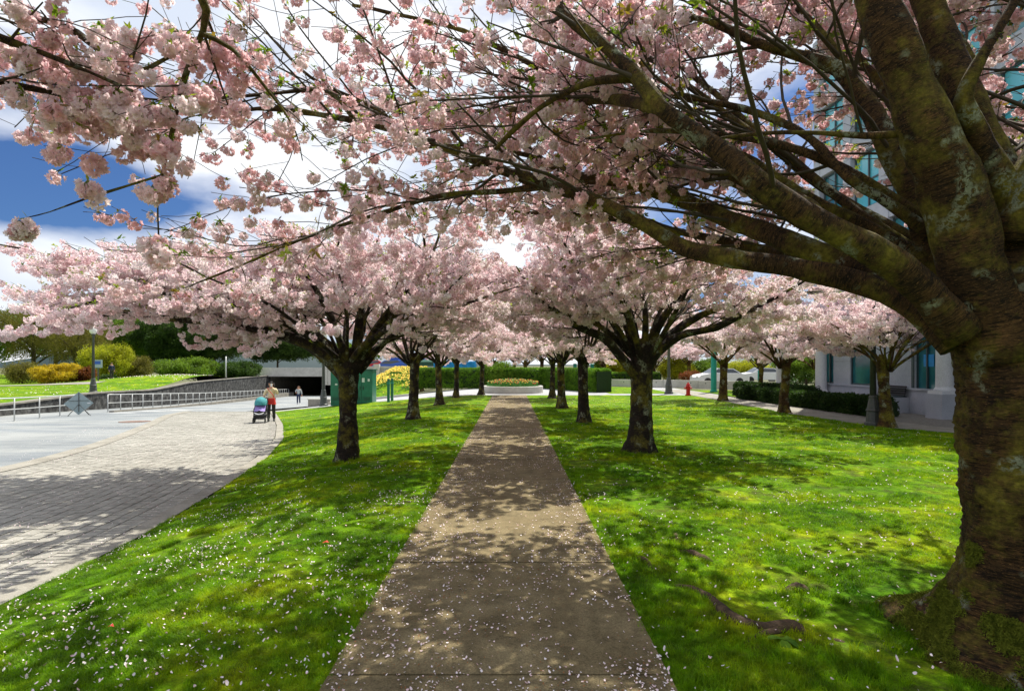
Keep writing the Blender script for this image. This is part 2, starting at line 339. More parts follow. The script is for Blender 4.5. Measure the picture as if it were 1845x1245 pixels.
# the footpath: slabs cast one after another, joints between them
fp = sheet('footpath', PX0 + .01, PX1 - .01, -6, YE, 2, 40, -.03, MAT['joint'])
y = 5.17 - 1.87 * 6; k = 0; me = None
while y < YE - .1:
    y2 = min(y + 1.87, YE) - .022
    b = MB(); n = 8; zt = .022
    xs_ = np.linspace(PX0, PX1, 5); ys_ = np.linspace(0, y2 - y, n)
    v = [(X_, Y_, zt - (.006 if (j in (0, n - 1) or i in (0, 4)) else 0)) for j, Y_ in enumerate(ys_) for i, X_ in enumerate(xs_)]
    f = [(j * 5 + i, j * 5 + i + 1, (j + 1) * 5 + i + 1, (j + 1) * 5 + i) for j in range(n - 1) for i in range(4)]
    b.add(v, f); b.add([(PX0, 0, zt - .006), (PX1, 0, zt - .006), (PX1, y2 - y, zt - .006), (PX0, y2 - y, zt - .006), (PX0, 0, -.06), (PX1, 0, -.06), (PX1, y2 - y, -.06), (PX0, y2 - y, -.06)], [(0, 4, 5, 1), (1, 5, 6, 2), (2, 6, 7, 3), (3, 7, 4, 0)])
    if k < 2 or y2 >= YE - .1: me = b.mesh('concrete_slab', MAT['path'])
    o = link('concrete_slab', me, fp); o.location = (0, y, rnd.uniform(-.003, .003)); o.rotation_euler = (rnd.uniform(-.0015, .0015), rnd.uniform(-.001, .001), 0)
    y += 1.87; k += 1
# road, flush strip between asphalt and bricks, kerb strip along the lawn
kin = lambda y: xk(y) - .27
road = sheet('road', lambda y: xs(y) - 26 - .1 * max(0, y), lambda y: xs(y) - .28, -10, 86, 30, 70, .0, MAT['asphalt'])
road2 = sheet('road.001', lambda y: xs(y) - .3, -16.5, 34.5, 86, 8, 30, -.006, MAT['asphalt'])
sheet('flush_kerb', lambda y: xs(y) - .28, lambda y: xs(y) + .22, -10, YE + .9, 2, 60, .012, MAT['kerb'])
sheet('kerb', kin, xk, -10, YE + .9, 2, 80, .02, MAT['kerb'])
bp = sheet('brick_pavement', lambda y: xs(y) + .22, kin, -10, YE + .9, 20, 60, -.03, MAT['joint'])
# bricks laid in courses that follow the kerb
def brick(b, o, ax, ay, w, l, h):
    ch = .006
    v = [o + ax * i * (w / 2) + ay * j * (l / 2) + np.array((0, 0, -.05)) for i, j in ((-1, -1), (1, -1), (1, 1), (-1, 1))]
    v += [o + ax * i * (w / 2 - ch) + ay * j * (l / 2 - ch) + np.array((0, 0, h)) for i, j in ((-1, -1), (1, -1), (1, 1), (-1, 1))]
    b.add(v, [(4, 5, 6, 7), (0, 1, 5, 4), (1, 2, 6, 5), (2, 3, 7, 6), (3, 0, 4, 7)])
def frame_at(x, y, d):
    e = .05; t = np.array((kfun(y + e) - kfun(y - e), 2 * e, 0)); t /= np.linalg.norm(t); ax = np.array((t[1], -t[0], 0))
    s = float(H(x, y + .05) - H(x, y - .05)) / .1; t = t + np.array((0, 0, s * t[1])); t /= np.linalg.norm(t)
    sx = float(H(x + .05, y) - H(x - .05, y)) / .1; ax = ax + np.array((0, 0, sx * ax[0])); return ax / np.linalg.norm(ax), t
_yy = np.linspace(-10, 40, 400); _kk = xk(_yy); ker = np.ones(25) / 25; _kk2 = np.convolve(np.pad(_kk, 12, 'edge'), ker, 'valid')
kfun = lambda y: float(np.interp(y, _yy, _kk2))
bricks = []
row = 0; d = .29
while d < 11.5:
    soldier = row in (0,)
    wd, ln = (.30, .115) if soldier else (.205, .30)
    y = 1.5 + (row % 2) * ln / 2; lim = 34.2
    while y < lim:
        x = kfun(y) - d - wd / 2
        if x + .1 > xs(y) + .22 and x + .1 < xk(y) - .24: bricks.append((x, y, wd - .009, ln - .008))
        y += ln
    d += wd; row += 1
def vis(x, y):
    px = 920 + x / max(y, .1) * F; return 0 < px < 1845
inview = [q for q in bricks if vis(q[0], q[1])]
inview.sort(key=lambda q: q[1] - .001 * q[0]); single = set(inview[:298]); big = MB()
bm = {}
for q in bricks:
    x, y, wd, ln = q; ax, ay = frame_at(x, y, 0); o = np.array((x, y, float(H(x, y)))); h = rnd.uniform(-.003, .004)
    if q in single:
        key = wd > .25
        if key not in bm: t = MB(); brick(t, np.zeros(3), np.array((1., 0, 0)), np.array((0, 1., 0)), wd, ln, .002); bm[key] = t.mesh('paving_brick', MAT['paver'])
        ob = link('paving_brick', bm[key], bp); az = np.cross(ax, ay); mt = Matrix((ax, ay, az)).transposed().to_4x4(); mt.translation = Vector(o + np.array((0, 0, h))); ob.matrix_world = mt
    else: brick(big, o + np.array((0, 0, .0)), ax, ay, wd, ln, h)
big.obj('brick_courses', MAT['paver'], bp, kind='stuff')
# painted crossing bars and manhole
for k, (x0, x1, yy) in enumerate([(24, 78, 742), (95, 140, 741), (192, 240, 744), (247, 290, 741), (298, 336, 739.5), (352, 380, 738)]):
    a = ground_at(x0, yy); c = ground_at(x1, yy); d0 = .28
    b = MB(); b.add([(a[0], a[1] - d0, float(H(a[0], a[1] - d0)) + .012), (c[0], c[1] - d0, float(H(c[0], c[1] - d0)) + .012), (c[0] + .3, c[1] + d0, float(H(c[0], c[1] + d0)) + .012), (a[0] + .3, a[1] + d0, float(H(a[0], a[1] + d0)) + .012)], [(0, 1, 2, 3)])
    b.obj('crossing_bar', MAT['white_paint'], road)
gx_, gy_, gz_ = ground_at(243, 760); b = MB(); b.lathe([(.62, 0), (.62, .02), (.52, .024), (.50, .014), (.1, .016)], 28); mh = b.obj('manhole_cover', MAT['manhole'], label='round rusty manhole cover set in the pale road', category='manhole cover'); mh.location = (gx_, gy_, gz_ - .002); mh.rotation_euler = (-.03, 0, 0)

# ------------------------------------------------------------------ scattering by geometry nodes
def proto_collection(name, meshes):
    c = bpy.data.collections.new(name)
    for i, me in enumerate(meshes):
        o = bpy.data.objects.new(f'{name}_{i:02d}', me); c.objects.link(o)
    return c
def scatter_group(coll, n):
    g = bpy.data.node_groups.new('scatter_' + coll.name, 'GeometryNodeTree')
    g.interface.new_socket('Geometry', in_out='INPUT', socket_type='NodeSocketGeometry'); g.interface.new_socket('Geometry', in_out='OUTPUT', socket_type='NodeSocketGeometry')
    N = g.nodes.new; l = g.links.new
    gi, go = N('NodeGroupInput'), N('NodeGroupOutput'); iop = N('GeometryNodeInstanceOnPoints'); ci = N('GeometryNodeCollectionInfo')
    ci.inputs['Collection'].default_value = coll; ci.inputs['Separate Children'].default_value = True; ci.inputs['Reset Children'].default_value = True
    rv = N('FunctionNodeRandomValue'); rv.data_type = 'INT'
    rv.inputs[4].default_value = 0; rv.inputs[5].default_value = n - 1; rv.inputs['Seed'].default_value = 5
    na = N('GeometryNodeInputNamedAttribute'); na.data_type = 'FLOAT_VECTOR'; na.inputs[0].default_value = 'rot'
    ns = N('GeometryNodeInputNamedAttribute'); ns.data_type = 'FLOAT'; ns.inputs[0].default_value = 'scl'
    er = N('FunctionNodeEulerToRotation')
    l(gi.outputs[0], iop.inputs['Points']); l(ci.outputs[0], iop.inputs['Instance']); iop.inputs['Pick Instance'].default_value = True
    l(rv.outputs[2], iop.inputs['Instance Index']); l(na.outputs[0], er.inputs[0]); l(er.outputs[0], iop.inputs['Rotation']); l(ns.outputs[0], iop.inputs['Scale']); l(iop.outputs[0], go.inputs[0])
    return g
GROUPS = {}
def scatter(name, gk, pts, rot, scl, parent=None, **tags):
    me = bpy.data.meshes.new(name); pts = np.asarray(pts, np.float32); n = len(pts); me.vertices.add(n); me.vertices.foreach_set('co', pts.ravel())
    a = me.attributes.new('rot', 'FLOAT_VECTOR', 'POINT'); a.data.foreach_set('vector', np.asarray(rot, np.float32).ravel())
    a = me.attributes.new('scl', 'FLOAT', 'POINT'); a.data.foreach_set('value', (np.asarray(scl, np.float32) * np.ones(n, np.float32)).astype(np.float32)); me.update()
    o = link(name, me, parent, **tags); md = o.modifiers.new('scatter', 'NODES'); md.node_group = GROUPS[gk]; return o
def rots(n, tilt): 
    r = rng.normal(0, tilt, (n, 3)); r[:, 2] = rng.uniform(0, 6.283, n); return r

# flower and leaf shapes
def petal_quads(b, c, axis, n_out, r, wid, cup, mi):
    """one double flower: petals round an axis"""
    axis = axis / (np.linalg.norm(axis) + 1e-9); t = np.cross(axis, (.3, .5, .8)); t /= np.linalg.norm(t); u = np.cross(axis, t)
    for ring, (cnt, rr, cp) in enumerate(n_out):
        for k in range(cnt):
            a = 6.283 * (k + .5 * ring + rnd.uniform(-.2, .2)) / cnt; d = t * math.cos(a) + u * math.sin(a); s = np.cross(axis, d); L_ = r * rr * rnd.uniform(.85, 1.12); W = wid * rr ** .5
            o = c + d * r * .08
            p1 = o + d * L_ * .55 + axis * L_ * cp * .45; p2 = o + d * L_ + axis * L_ * cp * rnd.uniform(.6, 1.2)
            b.add([o, p1 - s * W, p2 - s * W * .45, p2 + s * W * .45 - axis * .001, p1 + s * W], [(0, 1, 2, 3, 4)] if cnt <= 5 and len(n_out) == 1 else [(0, 1, 4), (1, 2, 3, 4)], mi)
def leaf(b, o, d, ln, wd, mi, up=V(0, 0, 1)):
    d = d / np.linalg.norm(d); s = np.cross(d, up); s /= np.linalg.norm(s) + 1e-9
    b.add([o, o + d * ln * .45 + s * wd, o + d * ln + up * -.15 * ln, o + d * ln * .45 - s * wd], [(0, 1, 2), (0, 2, 3)], mi)
def rdir(zlo=-1, zhi=1):
    z = rnd.uniform(zlo, zhi); a = rnd.uniform(0, 6.283); r = math.sqrt(1 - z * z); return V(r * math.cos(a), r * math.sin(a), z)
def cluster(nf, rings, rad, fl, leaves, mats, stems):
    b = MB(); top = V(0, 0, .0)
    for k in range(nf):
        z = .55 - 1.5 * (k + .5) / nf; a = 2.4 * k + rnd.uniform(-.4, .4); r = math.sqrt(max(0, 1 - z * z)); d = V(r * math.cos(a), r * math.sin(a), z) * rnd.uniform(.85, 1.1)
        c = V(0, 0, -rad * 1.15) + d * rad
        if stems: b.tube([top, (top + c) / 2 + V(0, 0, .008), c], [.0012, .0010, .0018], 3, 1, cap=False)
        petal_quads(b, c, d + rdir() * .25, rings, fl, fl * .42, .5, 0)
    for k in range(leaves):
        d = rdir(-.3, .8); leaf(b, top + V(0, 0, -.01), d, rnd.uniform(.035, .07), .009, 1)
    return b.mesh('blossom_cluster', mats, smooth=False)
def leafspray(n, ln, wd, mats, mi=1):
    b = MB()
    for k in range(n):
        leaf(b, V(0, 0, 0) + rdir() * .01, rdir(-.4, .9), rnd.uniform(.6, 1.1) * ln, wd, mi)
    return b.mesh('leaf_spray', mats)
pm = [MAT['petal'], MAT['leaf']]; pf = [MAT['petal_far'], MAT['leaf']]; pmm = [MAT['petal_mid'], MAT['leaf']]
hi = [cluster(nf, [(6, 1, .35), (5, .8, .9), (4, .5, 1.8)], .040, .027, lv, pm, True) for nf, lv in ((9, 3), (11, 2), (7, 4), (12, 0), (10, 1), (6, 5), (8, 3))] + [leafspray(7, .06, .010, pm)]
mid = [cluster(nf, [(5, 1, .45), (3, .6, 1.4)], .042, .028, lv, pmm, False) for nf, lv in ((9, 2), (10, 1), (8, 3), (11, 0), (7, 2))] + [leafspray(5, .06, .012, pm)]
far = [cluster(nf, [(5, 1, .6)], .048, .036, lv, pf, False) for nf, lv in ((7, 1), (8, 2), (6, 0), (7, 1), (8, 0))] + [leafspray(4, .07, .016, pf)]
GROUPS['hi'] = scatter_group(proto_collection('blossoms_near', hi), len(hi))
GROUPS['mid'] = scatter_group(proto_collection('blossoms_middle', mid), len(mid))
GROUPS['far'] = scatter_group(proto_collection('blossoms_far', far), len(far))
GROUPS['spray'] = scatter_group(proto_collection('leaves_near', [leafspray(8, .065, .011, pm), leafspray(11, .05, .010, pm)]), 2)
def tuft(n, h, sp, mat):
    b = MB()
    for k in range(n):
        a = rnd.uniform(0, 6.283); r = sp * math.sqrt(rnd.random()); o = V(r * math.cos(a), r * math.sin(a), -.005); hh = h * rnd.uniform(.5, 1.15); l = rdir(0, .3); l[2] = 0; wd = rnd.uniform(.0016, .0028); s = V(-l[1], l[0], 0) * wd
        m1 = o + V(0, 0, hh * .55) + l * hh * .18; m2 = o + V(0, 0, hh * rnd.uniform(.75, 1)) + l * hh * rnd.uniform(.3, .8)
        b.add([o - s, o + s, m1 + s * .8, m1 - s * .8, m2], [(0, 1, 2, 3), (3, 2, 4)])
    return b.mesh('grass_tuft', mat)
GROUPS['grass'] = scatter_group(proto_collection('tufts', [tuft(26, .05, .06, MAT['blade']), tuft(30, .04, .07, MAT['blade']), tuft(22, .065, .05, MAT['blade'])]), 3)
def mosstuft():
    b = MB()
    for k in range(26):
        o = rdir() * .02; o[2] = 0; leaf(b, o, rdir(.3, 1), rnd.uniform(.010, .022), .0025, 0)
    return b.mesh('moss_tuft', MAT['moss'])
GROUPS['moss'] = scatter_group(proto_collection('moss_tufts', [mosstuft(), mosstuft()]), 2)
GROUPS['grass_long'] = scatter_group(proto_collection('long_tufts', [tuft(40, .17, .05, MAT['blade']), tuft(30, .13, .05, MAT['blade'])]), 2)
def leafclump(mat, n=14, r=.12, ln=.07, wd=.025):
    b = MB()
    for k in range(n):
        o = rdir() * r * rnd.random() ** .4; leaf(b, o, rdir() + o / r * .6, ln * rnd.uniform(.7, 1.3), wd, 0, up=rdir())
    return b.mesh('leaf_clump', mat)
for k_, n_, r_, l_, w_ in (('hedge', 22, .07, .05, .018), ('hedge_dark', 22, .08, .06, .02), ('forsythia', 16, .16, .09, .05), ('olive', 22, .4, .13, .035), ('limegreen', 26, .4, .15, .05), ('darkgreen', 30, .4, .19, .06), ('midgreen', 26, .4, .17, .06), ('rust', 18, .25, .12, .05), ('hill', 26, 5, 3.4, 1.5)):
    GROUPS[k_] = scatter_group(proto_collection('leaves_' + k_, [leafclump(MAT[k_], n_, r_, l_, w_) for _ in range(3)]), 3)

# ------------------------------------------------------------------ grass and fallen petals
def lawn_points(n, side, y0, y1, power):
    y = y0 + (y1 - y0) * rng.random(n) ** power
    x0, x1 = (xk(y) + .03, np.full(n, PX0 + .02)) if side < 0 else (np.full(n, PX1 - .02), side_a(y))
    x = x0 + (x1 - x0) * rng.random(n)
    p = 920 + x / np.maximum(y, .1) * F; ok = (p > -150) & (p < 2000)
    return x[ok], y[ok]
for side, o, nm in ((-1, lawnL, 'grass'), (1, lawnR, 'grass.001')):
    xx, yy_ = [], []
    for n, a, c in ((26000, 2.2, 7), (26000, 6, 13), (26000, 12, 24)):
        X, Y = lawn_points(n if side < 0 else int(n * 1.5), side, a, c, 1); xx.append(X); yy_.append(Y)
    X = np.concatenate(xx); Y = np.concatenate(yy_)
    keep = vnoise(np.stack([X, Y, 0 * X], -1), 1.6) * .6 + vnoise(np.stack([X, Y, 0 * X + 3], -1), 5) * .4 > .40
    edge = (np.minimum(abs(X - PX0), abs(X - PX1)) < .15)
    keep |= edge; X = X[keep]; Y = Y[keep]
    sc = (.55 + .6 * vnoise(np.stack([X, Y, 0 * X + 7], -1), 2.5)) * np.where(Y > 12, 1.25, 1) * np.where(np.minimum(abs(X - PX0), abs(X - PX1)) < .12, .75, 1)
    scatter(nm, 'grass', np.stack([X, Y, H(X, Y) + (.0)], -1), rots(len(X), .12), sc, kind='stuff')
# longer grass at the foot of the near trees
def ringgrass(cx, cy, r, n, a0=0, a1=6.28, sp=.15):
    a = rng.uniform(a0, a1, n); rr = r + abs(rng.normal(0, sp, n)); return cx + rr * np.cos(a), cy + rr * np.sin(a)
A = [ringgrass(2.15, 3.35, .0, 70, sp=.14), ringgrass(2.75, 11.7, .42, 260), ringgrass(-3.3, 11.35, .36, 160), ringgrass(2.4, 17.6, .35, 80), (rng.uniform(PX1 + .03, PX1 + .15, 60), rng.uniform(2.9, 9, 60)), (rng.uniform(PX0 - .15, PX0 - .03, 60), rng.uniform(2.9, 9, 60))]
X = np.concatenate([a[0] for a in A]); Y = np.concatenate([a[1] for a in A])
scatter('long_grass', 'grass_long', np.stack([X, Y, H(X, Y)], -1), rots(len(X), .2), rng.uniform(.3, .75, len(X)), kind='stuff')
def petals(name, X, Y, Z, size, mat='fallen', flat=.35):
    n = len(X); a = rng.uniform(0, 6.283, n); s = size * rng.uniform(.5, 1.25, n); ca, sa = np.cos(a), np.sin(a)
    tx, ty = rng.normal(0, flat, n), rng.normal(0, flat, n)
    loc = np.array([(-1, 0, .25), (-.35, .62, 0), (.6, .55, .12), (1, 0, .3), (.6, -.55, .1), (-.35, -.62, 0)])
    vx = loc[None, :, 0] * s[:, None]; vy = loc[None, :, 1] * s[:, None]; vz = loc[None, :, 2] * s[:, None] + vx * tx[:, None] + vy * ty[:, None]
    v = np.stack([X[:, None] + vx * ca[:, None] - vy * sa[:, None], Y[:, None] + vx * sa[:, None] + vy * ca[:, None], Z[:, None] + vz], -1)
    b = MB(); b.add(v.reshape(-1, 3), [t for i in range(n) for t in ((i * 6, i * 6 + 1, i * 6 + 4 + 1), (i * 6 + 1, i * 6 + 2, i * 6 + 4, i * 6 + 5), (i * 6 + 2, i * 6 + 3, i * 6 + 4))])
    return b.obj(name, MAT[mat], kind='stuff')
def thin(X, Y, f, s=1.3, dens=None):
    d = vnoise(np.stack([X, Y, 0 * X + 1], -1), s) * .5 + vnoise(np.stack([X, Y, 0 * X + 5], -1), 4.1) * .5
    k = rng.random(len(X)) < np.clip((d - .33) * 3.2, .06, 1) * (dens if dens is not None else 1); return X[k], Y[k]
n = 21000; Y = 2.6 + 30 * rng.random(n) ** 1.7; X = rng.uniform(PX0, PX1, n); ed = np.clip(.30 + abs(X + .07) / 1.0 * .8 - .15 * (X > .2), .2, 1); X, Y = thin(X, Y, 1, dens=ed)
petals('fallen_petals_on_path', X, Y, np.full(len(X), .028), .0088)
n = 7500; Y = 2.6 + 8 * rng.random(n) ** 1.5; X = rng.uniform(PX0, PX1, n); X, Y = thin(X, Y, 1, dens=np.clip(.3 + abs(X) * .6, 0, 1)); petals('fallen_bracts_on_path', X, Y, np.full(len(X), .027), .0048, 'bract')
for side, nm in ((-1, 'fallen_petals_on_left_lawn'), (1, 'fallen_petals_on_right_lawn')):
    X1, Y1 = lawn_points(8500, side, 2.4, 8, .9); X2, Y2 = lawn_points(12000 if side > 0 else 6000, side, 7, 30, 1.2); X = np.r_[X1, X2]; Y = np.r_[Y1, Y2]
    X, Y = thin(X, Y, 1.3, dens=.72); petals(nm, X, Y, H(X, Y) + .022 + .02 * rng.random(len(X)), .0100, flat=.6)
n = 16000; Y = 4.5 + 26 * rng.random(n); X = xk(Y) - .05 - 7.5 * rng.random(n) ** 1.6; X, Y = thin(X, Y, 1, .8); petals('fallen_petals_on_bricks', X, Y, H(X, Y) + .012, .0085)
# ------------------------------------------------------------------ cherry trees
def rot_about(v, k, a):
    k = k / (np.linalg.norm(k) + 1e-9); return v * math.cos(a) + np.cross(k, v) * math.sin(a) + k * k.dot(v) * (1 - math.cos(a))
def walk(o, d, L_, r0, r1, seg, wob, up, zmin=None, flat=0):
    n = max(3, int(L_ / seg) + 1); pts = [o]; d = d / np.linalg.norm(d); st = L_ / (n - 1)
    for i in range(n - 1):
        d = d + V(*[rnd.gauss(0, wob) for _ in range(3)]) + V(0, 0, up) * st
        if flat: d[2] *= 1 - flat * st
        if zmin is not None and pts[-1][2] < zmin: d[2] += .35 * st * 4
        d /= np.linalg.norm(d); pts.append(pts[-1] + d * st)
    return np.array(pts), np.linspace(r0, r1, n)
class Tree:
    def __init__(s, dens=1.0, zmin=2.25, ztop=6.5, step=(.36, .26, .11), keep=None, cl=.075, near=False):
        s.thick = []; s.thin = MB(); s.cl = []; s.sp = []; s.dens = dens; s.zmin = zmin; s.ztop = ztop; s.step = step; s.keep = keep; s.cgap = cl; s.near = near; s.env = None; s.dm = lambda p: 1.0; s.nth = .22
    def limb(s, pts, rad, gen=True, t0=.22, lens=1.0, n=10):
        pts = np.asarray(pts, float); rad = np.asarray(rad, float)
        if s.env is not None:
            bad = [i for i in range(4, len(pts)) if not s.env(pts[i])]
            if bad: pts = pts[:bad[0]]; rad = rad[:bad[0]] * np.linspace(1, .25, bad[0]) ** .8
        s.thick.append((pts, rad, n))
        if gen: s.children(pts, rad, 1, t0, lens)
    def children(s, pts, rad, level, t0, lens=1.0):
        seg = np.linalg.norm(np.diff(pts, axis=0), axis=1); ln = np.r_[0, np.cumsum(seg)]; Lt = ln[-1]; d = Lt * t0 + rnd.random() * s.step[min(level, 3) - 1]; side = 1
        while d < Lt:
            i = min(len(seg) - 1, int(np.searchsorted(ln, d) - 1)); i = max(i, 0); t = (d - ln[i]) / (seg[i] + 1e-9); p = pts[i] * (1 - t) + pts[i + 1] * t; T = (pts[i + 1] - pts[i]) / (seg[i] + 1e-9); rr = float(np.interp(d, ln, rad))
            rem = 1 - d / Lt; side = -side
            hor = np.cross(T, V(0, 0, 1)); hor /= np.linalg.norm(hor) + 1e-6; upn = np.cross(hor, T)
            a = rnd.uniform(.55, 1.05); q = rnd.uniform(-.45, .75); nd = T * math.cos(a) + (hor * side * math.cos(q) + upn * math.sin(q)) * math.sin(a)
            if level == 1:
                L_ = (.6 + 1.8 * (rem ** .7)) * rnd.uniform(.6, 1.15) * lens; P_, R_ = walk(p, nd, L_, min(rr * .45, .017), .0035, .16, .09, -.04 if p[2] > 2.9 else .03, s.zmin, .25)
                if s.ok(P_[-1]): s.thin.tube(P_, R_, 5 if s.near else 4, cap=False); s.children(P_, R_, 2, .12)
            elif level == 2:
                L_ = (.25 + .6 * rem) * rnd.uniform(.6, 1.2); P_, R_ = walk(p, nd, L_, min(rr * .6, .009), .0025, .11, .11, 0, s.zmin)
                if s.ok(P_[-1]): s.thin.tube(P_, R_, 3, cap=False); s.twig(P_)
            d += s.step[level - 1] * rnd.uniform(.6, 1.5)
        if level >= 1: s.twig(pts[int(len(pts) * .55):])
    def ok(s, p, c=True):
        if p[2] > s.ztop: return False
        return s.keep is None or s.keep(p)
    def twig(s, pts):
        seg = np.linalg.norm(np.diff(pts, axis=0), axis=1)
        for i in range(len(seg)):
            k = seg[i] / s.cgap * s.dens * s.dm(pts[i]); k = int(k) + (rnd.random() < k - int(k))
            for _ in range(k):
                t = rnd.random(); p = pts[i] * (1 - t) + pts[i + 1] * t + V(rnd.gauss(0, .03), rnd.gauss(0, .03), rnd.gauss(-.01, .03))
                if p[2] > s.zmin - .25 and s.ok(p) and vnoise(p[None], 1.15)[0] > s.nth: s.cl.append(p)
                if rnd.random() < .2: s.sp.append(p)
    def build(s, root, kind, barkm, trunk, csize=1.0):
        """trunk: (points, radii, displacement) in the tree's own space"""
        tb = MB(); tb.tube(trunk[0], trunk[1], 110 if s.near else 20, disp=trunk[2]); tb.obj('trunk', barkm, root, smooth=True)
        if s.near:
            for pts, rad, n in s.thick:
                b = MB(); b.tube(pts, rad, max(n, 8), disp=bark_disp(.035 if rad[0] > .05 else .02)); b.obj('limb', barkm, root, smooth=True)
        else:
            b = MB()
            for pts, rad, n in s.thick: b.tube(pts, rad, n, disp=bark_disp(.04))
            b.obj('limbs', barkm, root, smooth=True)
        if s.thin.n: s.thin.obj('branches', MAT['twig'], root, smooth=True)
        c = np.array(s.cl); n = len(c)
        scatter('crown', kind, c, rots(n, .35), rng.uniform(.75, 1.2, n) * csize, root, kind='stuff')
        if s.sp and s.near: scatter('young_leaves', 'spray', np.array(s.sp), rots(len(s.sp), .8), rng.uniform(.7, 1.3, len(s.sp)), root, kind='stuff')
        return n
def bark_disp(k):
    def f(v, rr, ln):
        return rr * ((vnoise(v, 4) - .5) * .35 + (vnoise(v * V(1, 1, 1.6), 13) - .5) * .16) + k * .35 * (vnoise(v, 9) - .5)
    return f
def trunk_disp(flare, roots, seed, lean=0, base=0):
    ph = [(rnd.uniform(0, 6.28), rnd.uniform(.6, 1.2)) for _ in range(roots)]
    def f(v, rr, ln):
        c = v.mean(axis=1, keepdims=True); a = np.arctan2(v[..., 1] - c[..., 1], v[..., 0] - c[..., 0]); z = np.clip(v[..., 2] - base, 0, 9); out = np.zeros_like(rr)
        for p, s_ in ph: out += s_ * np.exp(-((np.angle(np.exp(1j * (a - p)))) / .42) ** 2) * (flare * np.exp(-z / .22) + .035 * np.exp(-z / 1.1))
        out += flare * .25 * np.exp(-z / .15)
        out += rr * ((vnoise(v * V(1, 1, .6) + seed, 3.2) - .5) * .30 + (vnoise(v * V(1, 1, 1.2) + seed, 9) - .5) * .14 + (vnoise(v * V(1, 1, 3.5), 22) - .5) * .07)
        out += .014 * (vnoise(v, 45) - .5) + .022 * np.minimum(0, abs(vnoise(v * V(1, 1, .45) + 9, 11) - .5) * 6 - .5)
        return out
    return f
def W(o, *pp): return [np.array(P(*p)) - np.array(o) for p in pp]
def limb_from(pts, rads, step=.09):
    a = spline([list(p) + [r] for p, r in zip(pts, rads)], step); return a[:, :3], np.maximum(a[:, 3], .004)

# the big tree close by, its limbs reaching over the path
O0 = V(3.22, 3.5, 0)
def keep0(p):
    q = p + O0; d = np.linalg.norm(q - V(0, 0, EYE)); 
    if d < 2.3: return False
    if q[1] > .3 and q[2] < 2.45 and q[0] < 3: return False
    h = math.hypot(p[0], p[1])
    if h < 2.1 and p[2] < 4.6: return False        # the inside of the crown is bare
    if q[1] < 4.3 and -.4 < q[0] < 3 and q[2] < 3.9: return False
    return True
t0 = Tree(dens=.40, zmin=2.35, ztop=7.5, step=(.24, .15, .10), keep=keep0, cl=.10, near=True)
t0.nth = .33; t0.dm = lambda p: float(np.interp(p[0], [-4.5, -3.2, -2.4], [.95, 1.0, 1.3]))
fk = V(0, 0, 2.05)
A0 = W(O0, (1730, 620, 3.45), (1660, 555, 3.6), (1560, 512, 3.8), (1430, 483, 4.0), (1320, 466, 4.2), (1235, 448, 4.4), (1160, 405, 4.5), (1080, 365, 4.6), (990, 335, 4.7), (900, 305, 4.8), (790, 262, 4.9), (700, 232, 5.0), (600, 211, 5.1), (480, 196, 5.2), (380, 205, 5.3), (310, 180, 5.4))
t0.limb(*limb_from(A0, [.12, .10, .088, .076, .07, .066, .062, .058, .054, .048, .040, .033, .026, .020, .014, .007]), t0=.32)
B0 = W(O0, (1720, 600, 3.5), (1640, 540, 3.8), (1560, 495, 4.1), (1450, 446, 4.4), (1330, 402, 4.9), (1230, 362, 5.2), (1130, 330, 5.4), (1040, 318, 5.6), (950, 280, 5.8), (840, 262, 6.0), (740, 270, 6.2))
t0.limb(*limb_from(B0, [.11, .095, .09, .084, .078, .068, .056, .045, .03, .02, .01]), t0=.35)
C0 = W(O0, (1735, 600, 3.4), (1660, 520, 3.35), (1590, 462, 3.3), (1500, 412, 3.3), (1420, 368, 3.3), (1365, 330, 3.3), (1310, 280, 3.35), (1240, 232, 3.4), (1190, 195, 3.4), (1150, 140, 3.5), (1090, 85, 3.6), (1020, 30, 3.7), (960, -40, 3.9), (880, -120, 4.2))
t0.limb(*limb_from(C0, [.12, .10, .092, .085, .078, .073, .068, .06, .052, .046, .042, .038, .034, .02]), t0=.3)
D0 = W(O0, (1750, 640, 3.6), (1712, 520, 3.75), (1670, 420, 3.8), (1635, 330, 3.85), (1595, 250, 3.9), (1560, 185, 4.0), (1510, 125, 4.1), (1440, 100, 4.2), (1370, 80, 4.3), (1280, 40, 4.5), (1180, 20, 4.8))
t0.limb(*limb_from(D0, [.12, .095, .088, .082, .078, .07, .055, .042, .035, .026, .012]), t0=.35)
E0 = W(O0, (1800, 640, 3.45), (1765, 520, 3.42), (1735, 420, 3.38), (1700, 310, 3.34), (1665, 220, 3.3), (1630, 130, 3.3), (1592, 40, 3.3), (1560, -50, 3.3), (1500, -200, 3.3), (1380, -400, 3.5))
t0.limb(*limb_from(E0, [.23, .185, .165, .152, .142, .13, .12, .105, .09, .06]), t0=.6, n=24)
F0 = W(O0, (1835, 560, 3.5), (1822, 420, 3.58), (1795, 320, 3.65), (1765, 240, 3.7), (1730, 160, 3.75), (1700, 80, 3.8), (1670, 0, 3.85), (1640, -120, 4), (1640, -300, 4.5))
t0.limb(*limb_from(F0, [.20, .165, .14, .125, .115, .105, .10, .085, .05]), t0=.5, n=20)
G0 = W(O0, (1830, 400, 3.45), (1790, 310, 3.38), (1760, 240, 3.3), (1735, 180, 3.25), (1760, 120, 3.2), (1800, 50, 3.2), (1850, -30, 3.2))
t0.limb(*limb_from(G0, [.11, .085, .07, .05, .036, .028, .02]), t0=.5)
G1 = W(O0, (1850, 430, 3.4), (1880, 330, 3.3), (1950, 200, 3.2), (2100, 60, 3.1), (2300, -100, 3.2)); t0.limb(*limb_from(G1, [.2, .16, .13, .09, .05]), t0=.4, n=16)
